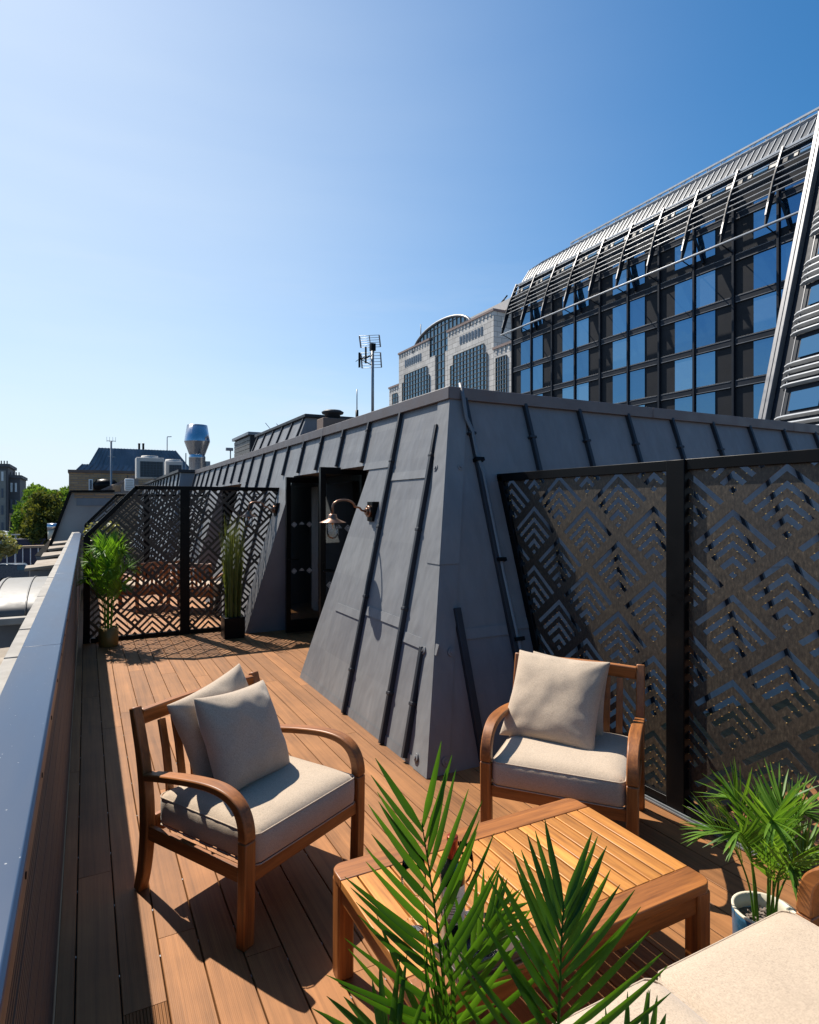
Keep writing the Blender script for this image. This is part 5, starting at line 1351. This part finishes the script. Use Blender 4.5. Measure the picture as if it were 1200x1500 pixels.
# ================================================================ left distance: towers, trees, street
def distance_left():
    t = tag(empty('twin_tower_block'), 'tall grey brown twin stepped tower block at the far left edge', 'building')
    Y = 120
    for i, (pa, pb, ptop, y) in enumerate(((-30, 11.8, 684, Y), (13, 29.3, 700.5, Y+1.5))):
        a, c = at(pa, 700, y=y), at(pb, 700, y=y); zt = at(pb, ptop, y=y).z
        b = MB(); b.box(a.x, c.x, y, y+12, -10, zt); b.build('tower', M['tower'], t)
        b = MB(); b.box(a.x-.1, c.x+.25, y-.3, y+12, zt+.01, zt+.5)
        for k in range(4): b.box(c.x-1.4+.4*k, c.x-1.25+.4*k, y, y+.3, zt+.51, zt+1.0)
        b.build('parapet', M['tower'], t)
        b = MB(); b.box(c.x-1.55, c.x-.3, y-.12, y-.004, -6, zt-.6); b.build('pale_bay', M['stone_pale'], t) if i == 0 else None
        n = 3
        z = zt-2.3
        while z > -4.5:
            for k in range(3):
                x = c.x-.55-.62*k if i else c.x-.75-.62*k
                if i == 0 and k == 2: continue
                w = MB(); w.box(x-.15, x+.15, y-.2, y-.122, z, z+1.5); w.build('window', M['far_glass'] if z < zt-5 else M['white'], t)
            z -= 2.75
    b = MB(); b.lathe([(4.6*math.cos(R(10*k)), 4.6*math.sin(R(10*k))) for k in range(10)], (at(5, 800, y=112).x-.5, 112, -6.5), 28); tag(b.build('lead_dome_roof', M['dome']), 'blue grey lead dome at the foot of the tall twin towers', 'dome')
    def tree(cs, n, size, label, m, seed, tx, name='broadleaf_tree'):
        x, y = tx; r = tag(empty(name, (x, y, -10)), label, 'tree', 'trees beyond the street'); rng = random.Random(seed)
        f = MB(); f2 = [((c[0]-x, c[1]-y, c[2]+10), q) for c, q in cs]; 
        sub = []
        for c, q in f2:
            for k in range(16):
                v = Vector((rng.gauss(0,1), rng.gauss(0,1), rng.gauss(0,1))).normalized()*(.55+.35*rng.random()); sub.append(((c[0]+v.x*q[0], c[1]+v.y*q[1], c[2]+v.z*q[2]), (q[0]*.38, q[1]*.38, q[2]*.34)))
        leaf_cloud(f, sub, n, size, rng); f.build('crown', m, r)
        b = MB(); h = max(c[2] for c, _ in f2); b.tube([(0,0,0), (.2,0,h*.5), (.1,.1,h)], [.5,.35,.1], 8)
        for c, q in f2: b.tube([(.2,0,h*.45), (c[0]*.6, c[1]*.6, c[2]*.8), c], [.22,.15,.05], 6)
        b.build('trunk', M['bark'], r)
    def c_(px, py, y, r): p = at(px, py, y=y); return ((p.x, p.y, p.z), r)
    tree([c_(40, 768, 100, (2.2,3,3.6)), c_(46, 752, 100, (2.2,3,3)), c_(35, 785, 99, (1.8,2.5,3.0))], 5200, .34, 'light green tree nearest the twin tower block', M['tree1'], 1, (-9.2, 100))
    tree([c_(68, 740, 106, (3.4,3,3.0)), c_(60, 733, 107, (2.4,3,2.2)), c_(78, 745, 106, (2.2,3,2.5))], 4200, .34, 'fresh green tree rising behind the olive one', M['tree1'], 2, (-6.6, 106))
    tree([c_(63, 768, 95, (3.0,3,4.2)), c_(76, 760, 95, (2.6,3,3.6)), c_(66, 785, 94, (2.6,3,3.0))], 6500, .32, 'dull olive tree in front of the fresh green one', M['tree2'], 3, (-6.2, 95))
    tree([c_(99, 728, 125, (2.0,3,2.2)), c_(92, 735, 125, (1.8,3,2.2))], 1600, .36, 'small pale tree by the corner of the brick building', M['tree1'], 4, (-3.0, 125))
    tree([c_(0, 798, 70, (1.4,1.6,1.2)), c_(-10, 800, 70, (1.6,1.6,1.6))], 1400, .22, 'low shrubby tree at the left edge above the blue hoarding', M['bush'], 5, (-9.6, 70))
    for i, (pa, pb, pt, y, lab, m) in enumerate(((28, 110, 724, 420, 'long low blue grey office block on the horizon beyond the trees', 'facade_far'), (73, 87.5, 720, 520, 'hazy rectangular tower on the horizon above the trees', 'facade_far'), (22, 36, 718, 400, 'dark stepped block on the horizon behind the twin towers', 'facade_far'))):
        r = tag(empty('distant_block'), lab, 'building', 'buildings on the horizon'); a, c = at(pa, pt, y=y), at(pb, pt, y=y)
        b = MB(); b.box(a.x, c.x, y, y+30, -10, a.z); b.build('walls', M[m], r)
        b = MB(); n = 6
        for k in range(n): z = a.z-1.8-3.4*k; b.box(a.x+.5, c.x-.5, y-.4, y-.02, z-1.6, z)
        b.build('window_bands', M['far_glass'] if i != 1 else M['lead'], r)
        b = MB(); b.box(a.x+(c.x-a.x)*.3, a.x+(c.x-a.x)*.75, y+2, y+20, a.z+.02, a.z+1.6); b.build('roof_plant', M['lead'], r)
    b = MB(); rng = random.Random(8); 
    leaf_cloud(b, [((x, 300+rng.uniform(-20, 20), -6), (9, 8, 7+rng.uniform(-2, 2))) for x in range(-160, 120, 9)], 9000, 1.3, rng); tag(b.build('tree_line', M['tree2']), 'far line of trees along the horizon', 'trees', kind='stuff')
    # hoarding along the street
    t = tag(empty('street_hoarding'), 'long navy blue hoarding with pale posts and buff top rail across the street', 'hoarding')
    y = 88; a, c = at(-30, 800, y=y), at(75, 800, y=y); zt, zb = at(30, 803, y=y).z, at(30, 826, y=y).z
    b = MB(); b.box(a.x, c.x, y, y+.3, zb, zt); b.build('panels', M['hoard'], t)
    b = MB(); b.box(a.x, c.x, y-.25, y+.4, zt+.01, zt+.28); b.build('top_rail', M['rust'], t)
    b = MB(); x = a.x+.3
    while x < c.x: b.box(x, x+.10, y-.12, y-.004, zb, zt); b.box(x+.03, x+.13, y-.12, y-.004, zb-.9, zb-.01); x += .80
    b.build('posts', M['white'], t)
    t = tag(empty('site_cabin'), 'navy blue site cabin behind the long hoarding under the trees', 'cabin')
    y = 92; a, c = at(12, 792, y=y), at(66, 792, y=y); b = MB(); b.box(a.x, c.x, y, y+3, -10, at(30, 792, y=y).z); b.build('walls', M['hoard'], t); b = MB(); b.box(a.x-.1, c.x+.1, y-.1, y+3, at(30, 792, y=y).z+.01, at(30, 792, y=y).z+.2); b.build('roof', M['hoard'], t)
    t = tag(empty('street_lamp', at(23, 802, y=80)), 'white double headed street lamp before the navy cabin', 'street lamp')
    h = at(23, 784, y=80).z-at(23, 802, y=80).z
    b = MB(); b.tube([(0,0,-6), (0,0,h)], .06, 8); b.build('pole', M['alu'], t); b = MB(); b.box(-.42, .42, -.08, .08, h, h+.12); b.build('lamp_head', M['alu'], t)
    # market stalls, van
    for i, (px, py, m, lab) in enumerate(((25, 842, 'cream', 'small cream market stall canopy down in the street'), (42, 838, 'cream', 'larger cream market stall canopy beside the dark edge of the lead roofs'), (36, 833, 'rust', 'buff market stall canopy behind the cream ones'))):
        y = 78; p = at(px, py, y=y); r = tag(empty('market_stall', (p.x, y+i*.8, -10)), lab, 'stall', 'market stalls'); h = p.z+10
        b = MB(); s = .75; b.add([(-s,-s,h-.35), (s,-s,h-.35), (s,s,h-.35), (-s,s,h-.35), (0,0,h+.15)], [(0,1,4), (1,2,4), (2,3,4), (3,0,4)]); b.build('canopy', M[m], r)
        b = MB(); [b.tube([(sx*s*.95, sy*s*.95, 0), (sx*s*.95, sy*s*.95, h-.35)], .04, 6) for sx in (-1,1) for sy in (-1,1)]; b.build('leg', M['alu'], r)
    t = tag(empty('delivery_van', at(20, 850, y=70)), 'grey van parked in the street below the barrel roof', 'van')
    b = MB(); b.prism([(-1.3,0,.0), (1.3,0,0), (1.3,0,.9), (.9,0,1.5), (-1.2,0,1.55), (-1.3,0,1.4)], (0,1.7,0)); b.build('body', M['far_glass'], t, .12)
    b = MB(); b.prism([(1.0,-.01,.95), (.86,-.01,1.38), (.3,-.01,1.4), (.3,-.01,.95)], (0,-.02,0)); b.build('window', M['bluewin'], t)
    for x in (-.8, .8):
        b = MB(); b.tube([(x,-.05,-.02), (x,.2,-.02)], .3, 16); b.build('wheel', M['black'], t)
distance_left()
# ================================================================ light, sky, camera
SUN = Vector((-.25, .76, 1.0)).normalized()
EL = math.asin(SUN.z); AZ = math.atan2(SUN.x, SUN.y)
sd = bpy.data.lights.new('sun', 'SUN'); sd.energy = 5.0; sd.angle = R(.47); sd.color = (1, .93, .83)
so = bpy.data.objects.new('sun', sd); COL.objects.link(so); so.rotation_euler = (-SUN).to_track_quat('-Z', 'Y').to_euler(); so.location = (-5, 10, 30)
W_ = bpy.data.worlds.new('World'); SC.world = W_; W_.use_nodes = True; nt = W_.node_tree; nt.nodes.clear()
ou = nt.nodes.new('ShaderNodeOutputWorld'); bg = nt.nodes.new('ShaderNodeBackground'); sky = nt.nodes.new('ShaderNodeTexSky')
sky.sky_type = 'NISHITA'; sky.sun_disc = False; sky.sun_elevation = EL; sky.sun_rotation = AZ; sky.altitude = 30; sky.air_density = 1.0; sky.dust_density = .6; sky.ozone_density = 6.0
tc = nt.nodes.new('ShaderNodeTexCoord'); mp = nt.nodes.new('ShaderNodeMapping'); mp.inputs['Scale'].default_value = (1.2, 1.2, 9); nt.links.new(tc.outputs['Generated'], mp.inputs['Vector'])
no = nt.nodes.new('ShaderNodeTexNoise'); no.inputs['Scale'].default_value = 2.2; no.inputs['Detail'].default_value = 8; no.inputs['Roughness'].default_value = .6; nt.links.new(mp.outputs[0], no.inputs['Vector'])
cr = nt.nodes.new('ShaderNodeValToRGB'); cr.color_ramp.elements[0].position = .50; cr.color_ramp.elements[0].color = (0,0,0,1); cr.color_ramp.elements[1].position = .85; cr.color_ramp.elements[1].color = (.55,.55,.55,1); nt.links.new(no.outputs['Fac'], cr.inputs['Fac'])
sp = nt.nodes.new('ShaderNodeSeparateXYZ'); nt.links.new(tc.outputs['Generated'], sp.inputs[0])
mr = nt.nodes.new('ShaderNodeMapRange'); mr.inputs[1].default_value = .42; mr.inputs[2].default_value = .04; nt.links.new(sp.outputs['Z'], mr.inputs[0])
mu = nt.nodes.new('ShaderNodeMath'); mu.operation = 'MULTIPLY'; nt.links.new(cr.outputs['Color'], mu.inputs[0]); nt.links.new(mr.outputs[0], mu.inputs[1])
mx = nt.nodes.new('ShaderNodeMix'); mx.data_type = 'RGBA'; nt.links.new(mu.outputs[0], mx.inputs[0]); hs = nt.nodes.new('ShaderNodeHueSaturation'); hs.inputs['Hue'].default_value = .493; hs.inputs['Saturation'].default_value = 1.24; hs.inputs['Value'].default_value = 1.58; nt.links.new(sky.outputs['Color'], hs.inputs['Color'])
# pale veil of high cloud low in the sky to the north west, and the whitish air along the horizon
vd = nt.nodes.new('ShaderNodeVectorMath'); vd.operation = 'DOT_PRODUCT'; nt.links.new(tc.outputs['Generated'], vd.inputs[0]); vd.inputs[1].default_value = Vector(ray(-80, 430)).normalized()
v1 = nt.nodes.new('ShaderNodeMapRange'); v1.inputs[1].default_value = .30; v1.inputs[2].default_value = 1.0; nt.links.new(vd.outputs['Value'], v1.inputs[0])
vp = nt.nodes.new('ShaderNodeMath'); vp.operation = 'POWER'; vp.inputs[1].default_value = 2.6; nt.links.new(v1.outputs[0], vp.inputs[0])
vq = nt.nodes.new('ShaderNodeMath'); vq.operation = 'MULTIPLY'; vq.inputs[1].default_value = .62; nt.links.new(vp.outputs[0], vq.inputs[0])
vn = nt.nodes.new('ShaderNodeTexNoise'); vn.inputs['Scale'].default_value = 2.4; vn.inputs['Detail'].default_value = 5; nt.links.new(mp.outputs[0], vn.inputs['Vector'])
v2 = nt.nodes.new('ShaderNodeMapRange'); v2.inputs[1].default_value = .3; v2.inputs[2].default_value = .7; v2.inputs[3].default_value = .93; v2.inputs[4].default_value = 1.03; nt.links.new(vn.outputs['Fac'], v2.inputs[0])
v3 = nt.nodes.new('ShaderNodeMath'); v3.operation = 'MULTIPLY'; nt.links.new(vq.outputs[0], v3.inputs[0]); nt.links.new(v2.outputs[0], v3.inputs[1])
hz = nt.nodes.new('ShaderNodeMapRange'); hz.interpolation_type = 'SMOOTHSTEP'; hz.inputs[1].default_value = .30; hz.inputs[2].default_value = -.02; hz.inputs[4].default_value = .75; nt.links.new(sp.outputs['Z'], hz.inputs[0])
m1 = nt.nodes.new('ShaderNodeMix'); m1.data_type = 'RGBA'; nt.links.new(hz.outputs[0], m1.inputs[0]); nt.links.new(hs.outputs[0], m1.inputs[6]); m1.inputs[7].default_value = (7.6, 9.2, 10.6, 1)
m2 = nt.nodes.new('ShaderNodeMix'); m2.data_type = 'RGBA'; nt.links.new(v3.outputs[0], m2.inputs[0]); nt.links.new(m1.outputs[2], m2.inputs[6]); m2.inputs[7].default_value = (9.6, 10.7, 11.5, 1)
nt.links.new(m2.outputs[2], mx.inputs[6]); mx.inputs[7].default_value = (9.2, 9.6, 10.0, 1)
nt.links.new(mx.outputs[2], bg.inputs['Color']); bg.inputs['Strength'].default_value = .052; nt.links.new(bg.outputs[0], ou.inputs[0])
cd = bpy.data.cameras.new('camera'); co = bpy.data.objects.new('camera', cd); COL.objects.link(co)
co.location = (0, 0, CH); co.rotation_euler = (R(90), 0, -TH)
cd.sensor_fit = 'VERTICAL'; cd.sensor_height = 30.0; cd.lens = F/1500*30.0; cd.shift_x = 0; cd.shift_y = (HY-750)/1500
cd.clip_start = .05; cd.clip_end = 6000; SC.camera = co
SC.view_settings.view_transform = 'Standard'; SC.view_settings.look = 'None'; SC.view_settings.gamma = 1; SC.view_settings.exposure = .80
SC.cycles.max_bounces = 8; SC.cycles.transparent_max_bounces = 16
